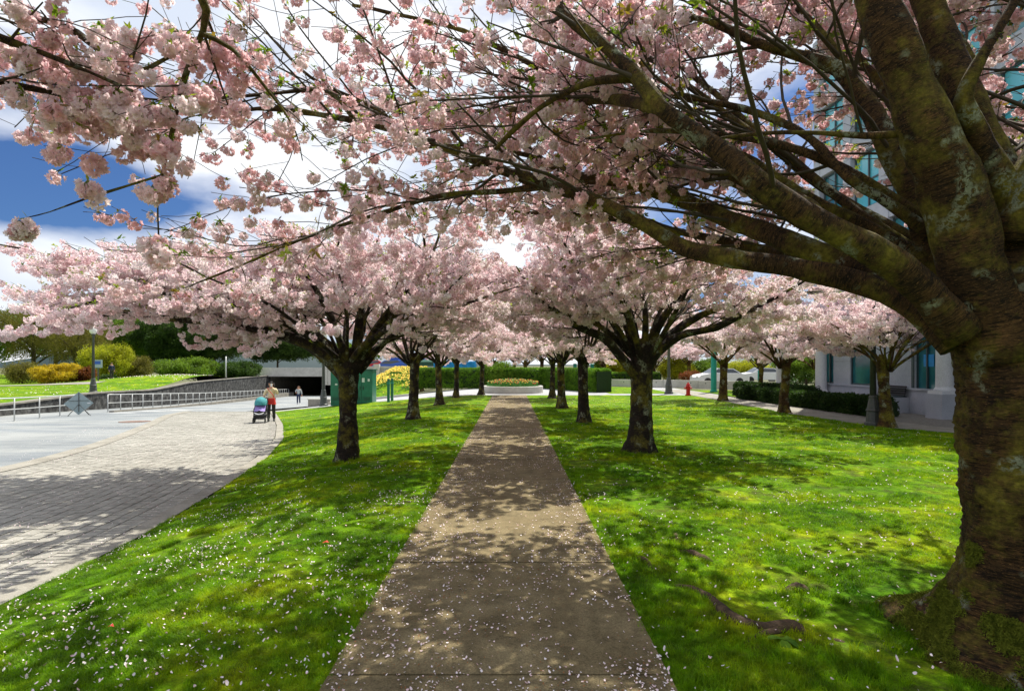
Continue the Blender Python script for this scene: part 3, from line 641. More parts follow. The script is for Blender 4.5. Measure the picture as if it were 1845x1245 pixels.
H0 = W(O0, (1672, 400, 3.75), (1590, 345, 3.8), (1500, 295, 3.9), (1410, 262, 4.0), (1320, 246, 4.1), (1180, 236, 4.3), (1060, 250, 4.5)); t0.limb(*limb_from(H0, [.04, .035, .032, .028, .022, .016, .008]), t0=.2)
I0 = W(O0, (1685, 430, 3.7), (1610, 372, 3.7), (1530, 322, 3.75), (1460, 250, 3.9), (1380, 210, 4.1), (1290, 185, 4.3), (1150, 165, 4.6), (1000, 150, 5.0), (850, 130, 5.4)); t0.limb(*limb_from(I0, [.04, .036, .03, .028, .026, .022, .018, .014, .008]), t0=.2)
J0 = W(O0, (1140, 140, 3.55), (1060, 150, 3.7), (980, 190, 4.0), (920, 240, 4.3), (870, 290, 4.6), (780, 340, 5.0)); t0.limb(*limb_from(J0, [.03, .026, .022, .018, .012, .006]), t0=.15)
K0 = W(O0, (1640, 240, 3.35), (1560, 245, 3.4), (1480, 240, 3.5), (1380, 240, 3.7), (1250, 255, 3.9)); t0.limb(*limb_from(K0, [.022, .02, .016, .012, .006]), t0=.2)
L0_ = W(O0, (990, 335, 4.7), (900, 345, 4.8), (800, 352, 4.9), (700, 380, 5.0), (560, 425, 5.1), (430, 480, 5.2), (330, 520, 5.3)); t0.limb(*limb_from(L0_, [.028, .024, .021, .018, .014, .010, .006]), t0=.15)
M0 = W(O0, (760, 255, 4.95), (660, 190, 4.9), (560, 140, 4.8), (500, 80, 4.8), (450, 30, 4.8)); t0.limb(*limb_from(M0, [.028, .022, .016, .012, .007]), t0=.1)
Q0 = W(O0, (1560, 512, 3.8), (1450, 470, 4.6), (1330, 440, 5.4), (1210, 415, 6.1), (1090, 392, 6.7), (980, 385, 7.2), (870, 380, 7.6), (760, 395, 8.0)); t0.limb(*limb_from(Q0, [.06, .05, .045, .038, .03, .022, .015, .006]), t0=.15)
Q1 = W(O0, (1500, 412, 3.3), (1420, 350, 4.2), (1340, 320, 5.2), (1260, 300, 6.2), (1170, 290, 7.0), (1060, 280, 7.6), (950, 290, 8.0)); t0.limb(*limb_from(Q1, [.06, .05, .042, .034, .026, .018, .006]), t0=.15)
Q2 = W(O0, (1190, 195, 3.4), (1100, 180, 4.2), (1000, 190, 5.2), (900, 200, 6.0), (790, 200, 6.6), (680, 190, 7.0), (580, 170, 7.4)); t0.limb(*limb_from(Q2, [.045, .036, .03, .024, .018, .012, .005]), t0=.15)
N0 = W(O0, (640, 218, 5.05), (590, 165, 4.6), (480, 170, 4.2), (330, 182, 3.8), (180, 170, 3.6), (30, 155, 3.5)); t0.limb(*limb_from(N0, [.02, .017, .014, .011, .008, .004]), t0=.25, lens=.7)
for az, el, ln, r in ((-.3, .5, 4.2, .11), (-1.2, .35, 4.0, .11), (-1.6, .6, 4.0, .09), (.5, .45, 4.6, .09), (1.15, .5, 5.0, .08), (1.75, .42, 5.2, .07), (2.25, .62, 5.0, .06), (-1.8, .8, 3.8, .08), (.45, .8, 5.2, .07), (.8, .95, 5.4, .07), (1.05, .72, 6.2, .07), (1.3, .9, 6.0, .07), (1.5, .62, 6.2, .07), (1.95, .70, 6.4, .045), (2.2, .85, 6.0, .045), (2.5, .75, 6.2, .045), (1.15, 1.1, 5.6, .05), (.25, 1.0, 5.0, .05), (.9, 1.15, 5.6, .045), (1.5, 1.15, 5.6, .04), (1.8, 1.05, 6.2, .04), (.1, .75, 5.4, .05)):
    P_, R_ = walk(fk + V(0, 0, .1), V(math.cos(az) * math.cos(el), math.sin(az) * math.cos(el), math.sin(el)), ln, r, .015, .2, .06, .0, None, .12); t0.limb(P_, R_, t0=.3)
root0 = thing('cherry_tree', 'huge gnarled cherry tree beside the footpath with lichen patches and mossy foot, nearest of all', 'tree', tuple(O0), group='cherry trees along the footpath')
tp = spline([(0, 0, -.15, .37), (.0, 0, .0, .35), (0, 0, .25, .31), (0.01, 0, .6, .295), (.0, 0, 1.0, .295), (-.02, 0, 1.5, .30), (-.04, 0, 1.85, .30), (-.05, 0, 2.15, .30), (-.04, .02, 2.45, .23), (0, .03, 2.7, .15)], .018)
nA = t0.build(root0, 'hi', MAT['bark_near'], (tp[:, :3], tp[:, 3], trunk_disp(.22, 8, 3.3)), .92)
# roots breaking out of the turf, moss on the foot
def root_tube(pts, r, name='root', parent=None, **t):
    a = spline([list(p) + [q] for p, q in zip(pts, r)], .035); b = MB(); b.tube(a[:, :3], a[:, 3], 10, disp=lambda v, rr, ln: rr * ((vnoise(v, 9) - .5) * .7 + (vnoise(v, 30) - .5) * .25)); return b.obj(name, MAT['root'], parent, smooth=True, **t)
def gp(px, py, dz=0): x, y, z = ground_at(px, py); return V(x, y, z + dz) - O0
root_tube([gp(1200, 1052, -.03), gp(1255, 1068, .0), gp(1290, 1090, -.002), gp(1320, 1115, .0), gp(1370, 1136, .002), gp(1430, 1132, .0), gp(1470, 1145, -.04), gp(1600, 1170, -.08)], [.02, .035, .040, .048, .05, .045, .04, .05], parent=root0)
root_tube([gp(1330, 1165, -.03), gp(1370, 1148, .0), gp(1415, 1135, .0), gp(1450, 1120, -.03)], [.02, .028, .03, .02], parent=root0)
root_tube([gp(1225, 995, -.02), gp(1250, 1002, .0), gp(1285, 1015, -.02)], [.03, .045, .03], parent=root0)
root_tube([gp(1140, 1003, -.03), gp(1160, 1012, .0), gp(1175, 1025, -.02)], [.02, .035, .03], parent=root0)
root_tube([gp(1215, 955, -.03), gp(1219, 968, -.01), gp(1212, 985, -.03)], [.02, .03, .02], parent=root0)
root_tube([gp(1410, 1066, -.03), gp(1435, 1060, .01), gp(1455, 1064, -.02)], [.03, .045, .03], parent=root0)
def moss(cx, cy, cz, r, sx=1, sz=.5):
    b = MB(); n, m_ = 22, 12; v = []
    for i in range(m_ + 1):
        for j in range(n):
            th = math.pi * .5 * i / m_; a = 6.283 * j / n; v.append((math.sin(th) * math.cos(a) * sx, math.sin(th) * math.sin(a), math.cos(th) * sz))
    v = np.array(v); v = v * r * (1 + .5 * (vnoise(v * r + V(cx, cy, cz), 12)[:, None] - .5) + .3 * (vnoise(v * r + cx, 45)[:, None] - .5)); v += V(cx, cy, cz)
    b.add(v, [(i * n + j, i * n + (j + 1) % n, (i + 1) * n + (j + 1) % n, (i + 1) * n + j) for i in range(m_) for j in range(n)]); return b.obj('moss_cushion', MAT['moss'], root0, smooth=True, kind='stuff')
tk = [o for o in COL.objects if o.parent == root0 and o.name.startswith('trunk')][0]; nv = len(tk.data.vertices); co = np.zeros(nv * 3); tk.data.vertices.foreach_get('co', co); co = co.reshape(-1, 3); no = np.zeros(nv * 3); tk.data.vertices.foreach_get('normal', no); no = no.reshape(-1, 3)
cand = np.repeat(np.arange(nv), 3); cand = cand[(co[cand, 2] > -.02) & (co[cand, 2] < .75)]; mo = vnoise(co[cand], 4.5) * .6 + vnoise(co[cand], 13) * .4; cand = cand[mo > .46 + .28 * np.clip(co[cand, 2], 0, 1)]
pp = co[cand] + rng.normal(0, .008, (len(cand), 3)); eu = np.array([Vector(n_).to_track_quat('Z', 'Y').to_euler()[:] for n_ in no[cand]])
scatter('moss', 'moss', pp, eu, rng.uniform(.7, 1.5, len(pp)), root0, kind='stuff')

# a tree of the left row, just out of the picture on the left: only its longest boughs hang into view
O1 = V(-3.5, 1.6, -.1)
def keep1(p):
    q = p + O1; d = np.linalg.norm(q - V(0, 0, EYE))
    if d < 2.4: return False
    if q[1] > .3:
        px = 920 + q[0] / q[1] * F; py = 657 - (q[2] - EYE) / q[1] * F
        if -60 < px < 1900 and py > -40: return q[2] > 2.9 and q[1] > 2.7
    return True
t1 = Tree(dens=.25, zmin=2.3, ztop=7, step=(.25, .2, .10), keep=keep1, cl=.085, near=True)
def W1(*pp): return [np.array(P(*p)) - O1 for p in pp]
st = V(-.0, 0, 2.1)
t1.limb(*limb_from([st, V(.5, .6, 3.2), *W1((250, -190, 3.0), (330, -60, 3.1), (372, 20, 3.2), (352, 90, 3.25), (330, 150, 3.3), (312, 230, 3.3), (295, 300, 3.35), (284, 350, 3.4), (286, 430, 3.45))], [.09, .07, .045, .03, .021, .018, .015, .012, .010, .007, .004]), t0=.45, lens=.55)
t1.limb(*limb_from([st, V(.2, .9, 3.0), *W1((-60, -60, 3.0), (40, 20, 3.1), (140, 60, 3.1), (230, 130, 3.15), (300, 105, 3.2), (370, 70, 3.3))], [.08, .06, .03, .022, .018, .014, .010, .005]), t0=.5, lens=.5)
t1.limb(*limb_from([st, V(-.1, .9, 2.7), *W1((-160, 80, 3.0), (-40, 140, 3.1), (60, 160, 3.15), (160, 185, 3.2), (250, 215, 3.2))], [.08, .06, .03, .022, .016, .012, .005]), t0=.5, lens=.5)
t1.limb(*limb_from([st, V(0, .8, 2.9), *W1((-120, 0, 3.0), (-20, 60, 3.0), (60, 90, 3.05), (160, 130, 3.0), (240, 165, 3.1))], [.07, .05, .028, .02, .016, .010, .005]), t0=.5, lens=.4)
t1.limb(*limb_from(W1((360, 60, 3.22), (420, 90, 3.3), (480, 160, 3.5), (530, 230, 3.6), (545, 290, 3.7)), [.016, .013, .010, .007, .004]), t0=.1, lens=.5)
t1.limb(*limb_from(W1((295, 315, 3.35), (230, 335, 3.3), (150, 360, 3.25), (90, 382, 3.2), (50, 392, 3.2)), [.008, .007, .006, .005, .004]), gen=False, n=6)
for q in ((35, 398), (48, 404), (52, 392), (28, 408)): t1.cl.append(np.array(P(q[0], q[1], 3.2)) - O1)
for cx, cy, sx, sy, n in ((90, 120, 60, 50, 26), (200, 190, 70, 40, 26), (120, 200, 50, 35, 16), (60, 90, 40, 50, 10), (355, 160, 16, 16, 5), (260, 210, 60, 30, 16), (290, 260, 40, 30, 9), (290, 430, 30, 25, 9), (285, 340, 35, 25, 6), (250, 60, 60, 25, 14), (170, 325, 20, 10, 3), (110, 262, 16, 12, 3)):
    for _ in range(n): t1.cl.append(np.array(P(rnd.gauss(cx, sx * .6), rnd.gauss(cy, sy * .6), rnd.uniform(3.0, 3.4))) - O1)
for az, el, ln in ((2.6, .4, 4.5), (3.4, .45, 4.5), (4.2, .4, 4.4), (5.0, .5, 3.5)):
    P_, R_ = walk(st + V(0, 0, .1), V(math.cos(az) * math.cos(el), math.sin(az) * math.cos(el), math.sin(el)), ln, .1, .015, .2, .06, .0, None, .12); t1.limb(P_, R_, t0=.3)
root1 = thing('cherry_tree', 'cherry tree whose blossom-laden boughs hang down from the top left corner', 'tree', tuple(O1), group='cherry trees along the footpath')
tp1 = spline([(0, 0, -.2, .36), (0, 0, .3, .31), (0, 0, 1.2, .28), (0, 0, 2.0, .27), (0, 0, 2.5, .18)], .05)
nB = t1.build(root1, 'hi', MAT['bark_near'], (tp1[:, :3], tp1[:, 3], trunk_disp(.2, 6, 1.3)), 1.0)

# the rest of the avenue
def generic(limbs, dens, step, cl, extra=(), zmin=2.1, ztop=5.6, fork=2.0, lens=1.0, keep=None, env=None):
    t = Tree(dens=dens, zmin=zmin, ztop=ztop, step=step, cl=cl, keep=keep); t.env = env; t.nth = .31
    for az, el, ln, r in limbs:
        P_, R_ = walk(V(math.cos(az) * .08, math.sin(az) * .08, fork - .1), V(math.cos(az) * math.cos(el + .18), math.sin(az) * math.cos(el + .18), math.sin(el + .18)), ln, r * rnd.uniform(.8, 1.15), .012, .22, .085, .0, zmin, .22)
        t.limb(P_, R_, t0=.22, n=8, lens=lens)
    for p, r in extra: t.limb(*limb_from(p, r, .15), t0=.25, n=8, lens=lens)
    return t
def gtrunk(r, h, base=-.15, lean=(0, 0)):
    a = spline([(0, 0, base, r * 1.25), (0, 0, .1, r * 1.1), (lean[0] * .3, lean[1] * .3, .6, r), (lean[0] * .7, lean[1] * .7, h * .6, r * .92), (lean[0], lean[1], h, r * 1.0), (lean[0], lean[1], h + .35, r * .55)], .06); return a[:, :3], a[:, 3]
# left tree with the long low limb
OL = V(-3.32, 11.35, float(H(-3.32, 11.35)))
ex = [(W(OL, (632, 690, 11.3), (610, 655, 11.25), (560, 622, 11.1), (500, 602, 11), (440, 588, 10.9), (380, 580, 10.8), (310, 575, 10.7), (230, 562, 10.6), (140, 552, 10.6), (60, 538, 10.6)), [.17, .14, .12, .10, .085, .07, .055, .04, .028, .012]),
      (W(OL, (620, 680, 11.5), (560, 625, 11.7), (490, 590, 12), (400, 555, 12.2), (300, 520, 12.4), (180, 480, 12.6), (100, 455, 12.8)), [.13, .11, .09, .07, .05, .03, .012]),
      (W(OL, (640, 670, 11.3), (645, 600, 11.3), (650, 540, 11.2), (640, 480, 11.1), (620, 400, 11)), [.14, .10, .07, .045, .015]),
      (W(OL, (640, 665, 11.4), (680, 590, 11.3), (720, 540, 11.2), (770, 500, 11.1), (830, 470, 11)), [.13, .08, .06, .04, .015]),
      (W(OL, (645, 670, 11.4), (700, 610, 11.6), (760, 575, 11.9), (830, 555, 12.2)), [.10, .06, .04, .012]),
      (W(OL, (630, 660, 11.3), (590, 560, 10.9), (540, 480, 10.6), (470, 420, 10.2)), [.10, .07, .045, .012])]
envL = lambda p: p[0] > -1.5 or p[2] < 4.55 + .25 * min(0, p[1])
tl = generic([(2.4, .45, 5.0, .06), (2.9, .5, 5.4, .055), (3.5, .5, 5.2, .06), (1.9, .5, 4.8, .06), (1.2, .5, 4.6, .06), (.4, .6, 4.2, .06), (-.3, .45, 4.2, .06), (-.9, .55, 3.6, .06), (-1.6, .6, 3.2, .05), (2.6, .25, 5.5, .055), (3.3, .85, 4.0, .05), (1.0, .95, 3.6, .05), (3.15, .42, 6.4, .055), (2.2, .35, 5.6, .05), (3.7, .35, 5.4, .05), (2.95, .10, 6.8, .05), (3.35, .12, 6.6, .05), (2.5, .1, 6.4, .05), (2.7, .4, 6.6, .05), (3.4, .55, 6.2, .06), (4.2, .35, 5.0, .06), (0.0, .5, 4.6, .06), (.7, .42, 5.0, .06), (.35, .3, 4.6, .05)], 1.0, (.27, .17, .1), .068, ex, zmin=1.95, ztop=5.2, keep=lambda p: p[2] > 2.1 + .07 * max(0, -p[0] - 1.5) and envL(p), env=envL)
rL = thing('cherry_tree', 'dark-trunked cherry tree left of the path, one long low limb reaching over the brick road', 'tree', tuple(OL), group='cherry trees along the footpath')
a = gtrunk(.195, 1.95); nC = tl.build(rL, 'mid', MAT['bark_far'], (a[0], a[1], trunk_disp(.06, 6, 4.1)), 1.05)
# first tree on the right
OR = V(2.75, 11.65, 0)
ex = [(W(OR, (1150, 680, 11.6), (1120, 645, 11.5), (1090, 610, 11.3), (1045, 590, 11), (1000, 560, 10.8), (965, 530, 10.6), (930, 480, 10.4)), [.13, .11, .095, .08, .06, .04, .015]),
      (W(OR, (1160, 670, 11.6), (1185, 635, 11.5), (1225, 605, 11.4), (1290, 590, 11.3), (1350, 560, 11.2), (1400, 535, 11.1), (1460, 500, 11)), [.13, .11, .09, .075, .06, .04, .015]),
      (W(OR, (1165, 665, 11.8), (1200, 610, 11.9), (1260, 570, 12), (1330, 545, 12.1), (1400, 530, 12.3), (1500, 525, 12.6)), [.12, .10, .08, .06, .045, .015]),
      (W(OR, (1150, 670, 11.6), (1140, 600, 11.6), (1125, 545, 11.5), (1110, 480, 11.4), (1080, 420, 11.2)), [.12, .09, .07, .045, .015]),
      (W(OR, (1160, 660, 11.6), (1163, 590, 11.6), (1161, 530, 11.7), (1150, 430, 11.8)), [.10, .07, .05, .015]),
      (W(OR, (1160, 660, 11.7), (1185, 590, 11.6), (1220, 540, 11.4), (1260, 500, 11.2), (1310, 470, 11)), [.12, .09, .07, .05, .015])]
tr = generic([(.3, .5, 4.0, .06), (1.1, .45, 4.6, .06), (1.9, .5, 4.6, .06), (2.7, .45, 4.4, .06), (3.6, .55, 4.2, .06), (4.4, .5, 3.6, .08), (5.3, .5, 3.4, .08), (1.5, .9, 3.6, .08), (2.3, .25, 4.5, .06), (2.45, .42, 4.8, .06), (3.0, .5, 4.4, .06), (2.85, .3, 4.6, .05)], 1.0, (.28, .18, .1), .062, ex, zmin=2.15, ztop=5.8)
rR = thing('cherry_tree', 'stout lichen-spotted cherry tree right of the path with flared foot and forked limbs', 'tree', tuple(OR), group='cherry trees along the footpath')
a = gtrunk(.215, 2.05); nD = tr.build(rR, 'mid', MAT['bark_far'], (a[0], a[1], trunk_disp(.11, 6, 8.1)), 1.05)
# two kinds for the middle distance
def ring(n, a0, el, ln, r): return [(a0 + 6.283 * k / n + rnd.uniform(-.25, .25), el * rnd.uniform(.7, 1.4), ln * rnd.uniform(.85, 1.1), r) for k in range(n)]
tm = generic(ring(10, .3, .42, 4.0, .058) + ring(5, 1, .95, 3.0, .05), 1.0, (.29, .19, .11), .062, zmin=1.95, ztop=5.6)
rm = thing('cherry_tree', 'cherry tree left of the path with a wide-spreading mossy root on its left side', 'tree', (-3.45, 19.4, float(H(-3.45, 19.4))), group='cherry trees along the footpath')
a = gtrunk(.165, 2.0, lean=(.10, 0)); nE = tm.build(rm, 'far', MAT['bark_far'], (a[0], a[1], trunk_disp(.09, 5, 2.1)), 1.12)
ts = generic(ring(9, .8, .45, 3.3, .05) + ring(4, 2, 1.0, 2.4, .04), 1.0, (.29, .18, .12), .066, zmin=1.8, ztop=4.6, fork=1.75)
rs = thing('cherry_tree', 'small cherry tree with blotched sunlit trunk beside the end of the dark low hedge', 'tree', (11.1, 16.35, 0), group='smaller cherry trees along the side path')
a = gtrunk(.15, 1.8, lean=(-.15, 0)); nF = ts.build(rs, 'far', MAT['bark_near'], (a[0], a[1], trunk_disp(.06, 5, 6.1)), 1.12)
av = 'cherry trees along the footpath'
def ctree(root, px, Y, label, rz, sc, group, X=None):
    X = (px - 920) / F * Y if X is None else X
    return copy_thing(root, label, (X, Y, float(H(X, Y)) - .02), rz, sc, group)
ctree(rm, 1053, 17.6, 'second cherry tree right of the path, behind the stout lichen-spotted one', 2.1, 1.0, av)
ctree(rm, 1012, 23.2, 'third cherry tree right of the path, leaning limbs in front of the clipped hedge', 4.2, (.9, .9, .97), av)
ctree(rm, 995, 30.5, 'thin far cherry tree on the right, nearest the round flower planter', 1.1, (.8, .8, .97), av)
ctree(rm, 793, 26.2, 'cherry tree left of the path with forked trunk in front of the hedge', 3.3, (.9, .9, .97), av)
ctree(rm, 822, 31.5, 'dark cherry trunk left of the path just in front of the blue tarpaulin', 5.2, (.85, .85, 1.0), av)
ctree(rm, 867, 33.9, 'cherry tree with pale bark standing at the left edge of the round planter', .4, (.8, .8, .95), av)
sd = 'smaller cherry trees along the side path'
ctree(rs, 1409, 21.3, 'small cherry tree with lichen-white trunk in front of the middle of the low hedge', 2.2, (1.05, 1.05, 1.05), sd)
ctree(rs, 1302, 28.4, 'small cherry tree at the far end of the side path near the red hydrant', 4.0, (1.25, 1.25, 1.15), sd)
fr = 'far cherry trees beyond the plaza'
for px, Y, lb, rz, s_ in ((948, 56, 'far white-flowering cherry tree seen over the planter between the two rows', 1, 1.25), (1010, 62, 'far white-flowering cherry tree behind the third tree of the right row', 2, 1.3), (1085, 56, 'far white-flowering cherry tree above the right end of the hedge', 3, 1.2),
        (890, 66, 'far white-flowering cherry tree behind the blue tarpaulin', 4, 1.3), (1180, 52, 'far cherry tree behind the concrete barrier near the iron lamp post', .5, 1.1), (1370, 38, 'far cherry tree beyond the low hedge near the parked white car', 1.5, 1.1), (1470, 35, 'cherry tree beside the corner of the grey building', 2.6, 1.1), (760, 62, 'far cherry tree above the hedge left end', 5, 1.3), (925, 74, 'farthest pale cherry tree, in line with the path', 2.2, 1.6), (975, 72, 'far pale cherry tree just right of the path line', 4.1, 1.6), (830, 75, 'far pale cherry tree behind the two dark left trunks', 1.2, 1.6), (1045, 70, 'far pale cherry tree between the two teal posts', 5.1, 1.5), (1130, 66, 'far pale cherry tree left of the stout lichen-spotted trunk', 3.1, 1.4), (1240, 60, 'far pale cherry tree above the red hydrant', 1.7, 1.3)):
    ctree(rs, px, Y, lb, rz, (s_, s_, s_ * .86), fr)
print('clusters', nA, nB, nC, nD, nE, nF)
# ------------------------------------------------------------------ left side: railings, ramp, stone wall, lawn, underpass
railx = lambda y: np.interp(y, [20, 26, 29, 33, 85], [-22.4, -22.7, -23.3, -24, -34])
wallx = lambda y: railx(y) - 3.2
wtop = lambda y: np.interp(y, [0, 22, 30, 37, 43, 46, 50, 54, 60, 90], [-.25, -.28, -.28, -.10, -.22, -.30, -.15, .05, .10, .12])
def railing(y0, y1, label, sp=1.5):
    n = max(1, round((y1 - y0) / sp)); ys = np.linspace(y0, y1, n + 1); r = thing('railing', label, 'railing', (float(railx(y0)), y0, float(H(railx(y0), y0))), group='steel railings beside the ramp')
    o = V(*r.location); me = None
    g = lambda y, h: V(float(railx(y)), y, float(H(railx(y), y)) + h) - o
    b = MB(); b.tube([(0, 0, -.1), (0, 0, 1.05)], [.026, .026], 8); b.lathe([(.06, 0), (.06, .02), (.03, .025)], 10); me = b.mesh('post', MAT['steel'], True)
    for y in ys: p = link('post', me, r); p.location = Vector(g(y, 0))
    for h in (1.06, .55):
        b = MB(); pts = [g(y, h) for y in np.linspace(y0, y1, n * 2 + 1)]
        b.tube(pts, [.028 if h > 1 else .02] * len(pts), 8); b.obj('handrail' if h > 1 else 'midrail', MAT['steel'], r, smooth=True)
railing(20.5, 30.2, 'nearer steel railing ending behind the diamond sign, at the left edge')
railing(33.1, 85, 'long steel railing running down beside the ramp to the underpass')
lowwall = MB()
def wallstrip(name, xf, y0, y1, bot, top, th, mat, label=None, cat=None, n=60, **t):
    b = MB(); ys = np.linspace(y0, y1, n + 1); rings = [(0, 0), (th, 0), (th, 1), (0, 1)]; v = []
    for y in ys:
        x = float(xf(y)); 
        for dx, k in rings: v.append((x + dx, y, float(top(y)) if k else float(bot(y))))
    f = [(i * 4 + k, i * 4 + (k + 1) % 4, (i + 1) * 4 + (k + 1) % 4, (i + 1) * 4 + k) for i in range(n) for k in range(4)] + [(0, 1, 2, 3), (n * 4 + 3, n * 4 + 2, n * 4 + 1, n * 4)]
    b.add(v, f); o = b.obj(name, mat, **t)
    if label: o['label'] = label; o['category'] = cat
    return o
sw = wallstrip('stone_wall', lambda y: wallx(y) - .45, 12, 86, lambda y: H(wallx(y), y) - .3, lambda y: wtop(y), .45, MAT['stone'], 'long dark rough stone retaining wall with a pale coping, behind the ramp railing', 'wall')
wallstrip('coping', lambda y: wallx(y) - .5, 11.9, 86.1, lambda y: wtop(y) + .002, lambda y: wtop(y) + .09, .58, MAT['dark_concrete']).parent = sw
wallstrip('ramp_kerb', lambda y: railx(y) + .12, 33, 86, lambda y: H(railx(y), y) - .2, lambda y: H(railx(y), y) + .10 + .45 * np.clip((y - 40) / 45, 0, 1), .3, MAT['dark_concrete'], kind='structure')
def Hup(x, y):
    b = wtop(y); k = np.clip((wallx(y) - .5 - x) / 14, 0, 1); m = .75 * np.exp(-(((x + 36) / 7) ** 2 + ((y - 58) / 9) ** 2)); 
    return b * (1 - k) + (-.12) * k + m + np.clip((y - 60) / 60, 0, 1) * .6 * k
sheet('lawn.004', lambda y: wallx(y) - 60, lambda y: wallx(y) - .45, 8, 92, 50, 60, 0, MAT['lawn'], zf=Hup)
b = MB(); 
for x0, x1 in ((-48, -38),): pass
sheet('park_path', -80, -37.2, 49.0, 51.2, 20, 3, .03, MAT['kerb'], zf=Hup)
# daisies on the mound
n = 900; X = rng.normal(-34.5, 3.2, n); Y = rng.normal(58, 2.5, n); ok = X < wallx(Y) - .6; X, Y = X[ok], Y[ok]; petals('daisies', X, Y, Hup(X, Y) + .03, .05)
n = 500; X = rng.uniform(-40, -27, n); Y = rng.uniform(36, 50, n); ok = X < wallx(Y) - .6; X, Y = X[ok], Y[ok]; petals('daisies.001', X, Y, Hup(X, Y) + .03, .035)
# underpass
up = thing('underpass', 'pale concrete road deck over a black underpass mouth with rough stone wing walls', 'underpass', (-32, 85, -3.2))
zt = .02; b = MB()
b.box((0, 15, 3.2 + .42 + zt), (34, 30, .8)); b.obj('deck', MAT['concrete'], up)
b = MB(); b.box((5.6, 15, 1.6), (1.2, 29.6, 3.3)); b.box((-6.2, 15.05, 1.6), (1.2, 29.6, 3.3)); b.box((0, 29.9, 1.6), (13, .4, 3.4)); b.obj('abutment', MAT['dark_concrete'], up)
b = MB(); b.box((-11.4, .3, 1.75), (9.2, .6, 3.3)); b.obj('wing_wall', MAT['stone'], up)
b = MB(); b.box((0, .2, 3.2 + 1.1), (34, .25, .6)); b.obj('parapet', MAT['concrete'], up)
b = MB(); b.box((9.8, .3, 1.75), (7.2, .6, 3.3)); b.obj('wing_wall', MAT['dark_concrete'], up)
# street lamps of dark iron with a fluted foot and an opal globe
def make_lamp(label, x, y, z, h=5.2):
    r = thing('street_lamp', label, 'street lamp', (x, y, z), group='cast iron street lamps')
    b = MB(); b.lathe([(.27, 0), (.27, .12), (.22, .16), (.20, .5), (.23, .54), (.19, .60), (.13, .95), (.14, 1.0), (.11, 1.05)], 12); b.obj('foot', MAT['lamp_iron'], r, smooth=False)
    b = MB(); b.lathe([(.105, 1.04), (.07, h - .5), (.10, h - .46), (.06, h - .38), (.14, h - .3), (.16, h - .25)], 12); b.obj('column', MAT['lamp_iron'], r, smooth=True)
    b = MB(); b.lathe([(.12, h - .26), (.21, h - .12), (.24, h + .04), (.20, h + .2), (.10, h + .3)], 16); b.obj('globe', MAT['lamp_glass'], r, smooth=True)
    b = MB(); b.lathe([(.12, h + .29), (.06, h + .36), (.015, h + .46)], 12); b.obj('finial', MAT['lamp_iron'], r, smooth=True)
    return r
Y = 39; lx = (168 - 920) * Y / F; lamp = make_lamp('cast iron street lamp on the lawn behind the stone wall, left of the grass mound', lx, Y, float(Hup(np.array(lx), np.array(float(Y)))) - .02, 4.4)
copy_thing(lamp, 'cast iron street lamp with a broad foot beside the green cabinet', ((580 - 920) * .0345, 34.8, float(H(-11.7, 34.8))), .2, 1.0)
copy_thing(lamp, 'cast iron street lamp in front of the concrete barrier, left of the red hydrant', ((1205 - 920) * .035, 35.0, .0), .2, 1.0)
copy_thing(lamp, 'cast iron street lamp against the blotched trunk by the low hedge', ((1577 - 920) * .0166, 16.7, 0), .2, .88)
# temporary diamond sign seen from behind, on a folding tripod
sx, sy, sz = float((142 - 920) * .0292), 29.2, float(H(-22.7, 29.2)); sg = thing('road_sign', 'grey back of a diamond shaped temporary road sign on a folding tripod', 'road sign', (sx, sy, sz), R(40))
b = MB(); s_ = .62
b.add([(-s_, 0, .64), (0, 0, .64 - s_ + .02), (s_, 0, .64), (0, 0, .64 + s_), (-s_, .02, .64), (0, .02, .04), (s_, .02, .64), (0, .02, .64 + s_)], [(0, 1, 2, 3), (7, 6, 5, 4), (0, 4, 5, 1), (1, 5, 6, 2), (2, 6, 7, 3), (3, 7, 4, 0)]); b.obj('sign_plate', MAT['sign_back'], sg)
b = MB(); b.tube([(0, -.03, .2), (0, -.03, 1.2)], [.02, .02], 6); b.obj('spine', MAT['lamp_iron'], sg)
b = MB(); b.tube([(-.42, -.04, .78), (.42, -.04, .78)], [.014, .014], 6); b.obj('cross_brace', MAT['lamp_iron'], sg)
for ex_, ey_ in ((-.5, -.45), (.5, -.45), (-.45, .35), (.45, .35)):
    b = MB(); b.tube([(0, -.04, .6), (ex_, ey_, -.02)], [.014, .014], 6); b.obj('leg', MAT['lamp_iron'], sg)
b = MB(); b.box((.42, -.015, .64), (.14, .01, .05)); b.obj('sticker', MAT['white'], sg)
# thin pole and small blue sign
b = MB(); x, y = (407 - 920) * .066, 66.; z = float(Hup(np.array(x), np.array(y))); b.tube([(x, y, z - .1), (x, y, z + 2.4)], [.09, .07], 8); b.obj('slim_pole', MAT['steel'], label='slim grey pole standing behind the stone wall near the underpass', category='pole', smooth=True)
r = thing('park_sign', 'small blue-grey sign board on a post among the olive shrubs', 'sign', ((177 - 920) * .052, 52, float(Hup(np.array(-38.6), np.array(52.)))))
b = MB(); b.tube([(0, 0, 0), (0, 0, 1.7)], [.06, .06], 8); b.obj('post', MAT['lamp_iron'], r)
b = MB(); b.box((0, -.08, 1.6), (.85, .06, .75)); b.obj('board', MAT['sign_back'], r)
b = MB(); b.box((0, -.115, 1.7), (.6, .01, .3)); b.obj('panel', MAT['dark_blue'], r)

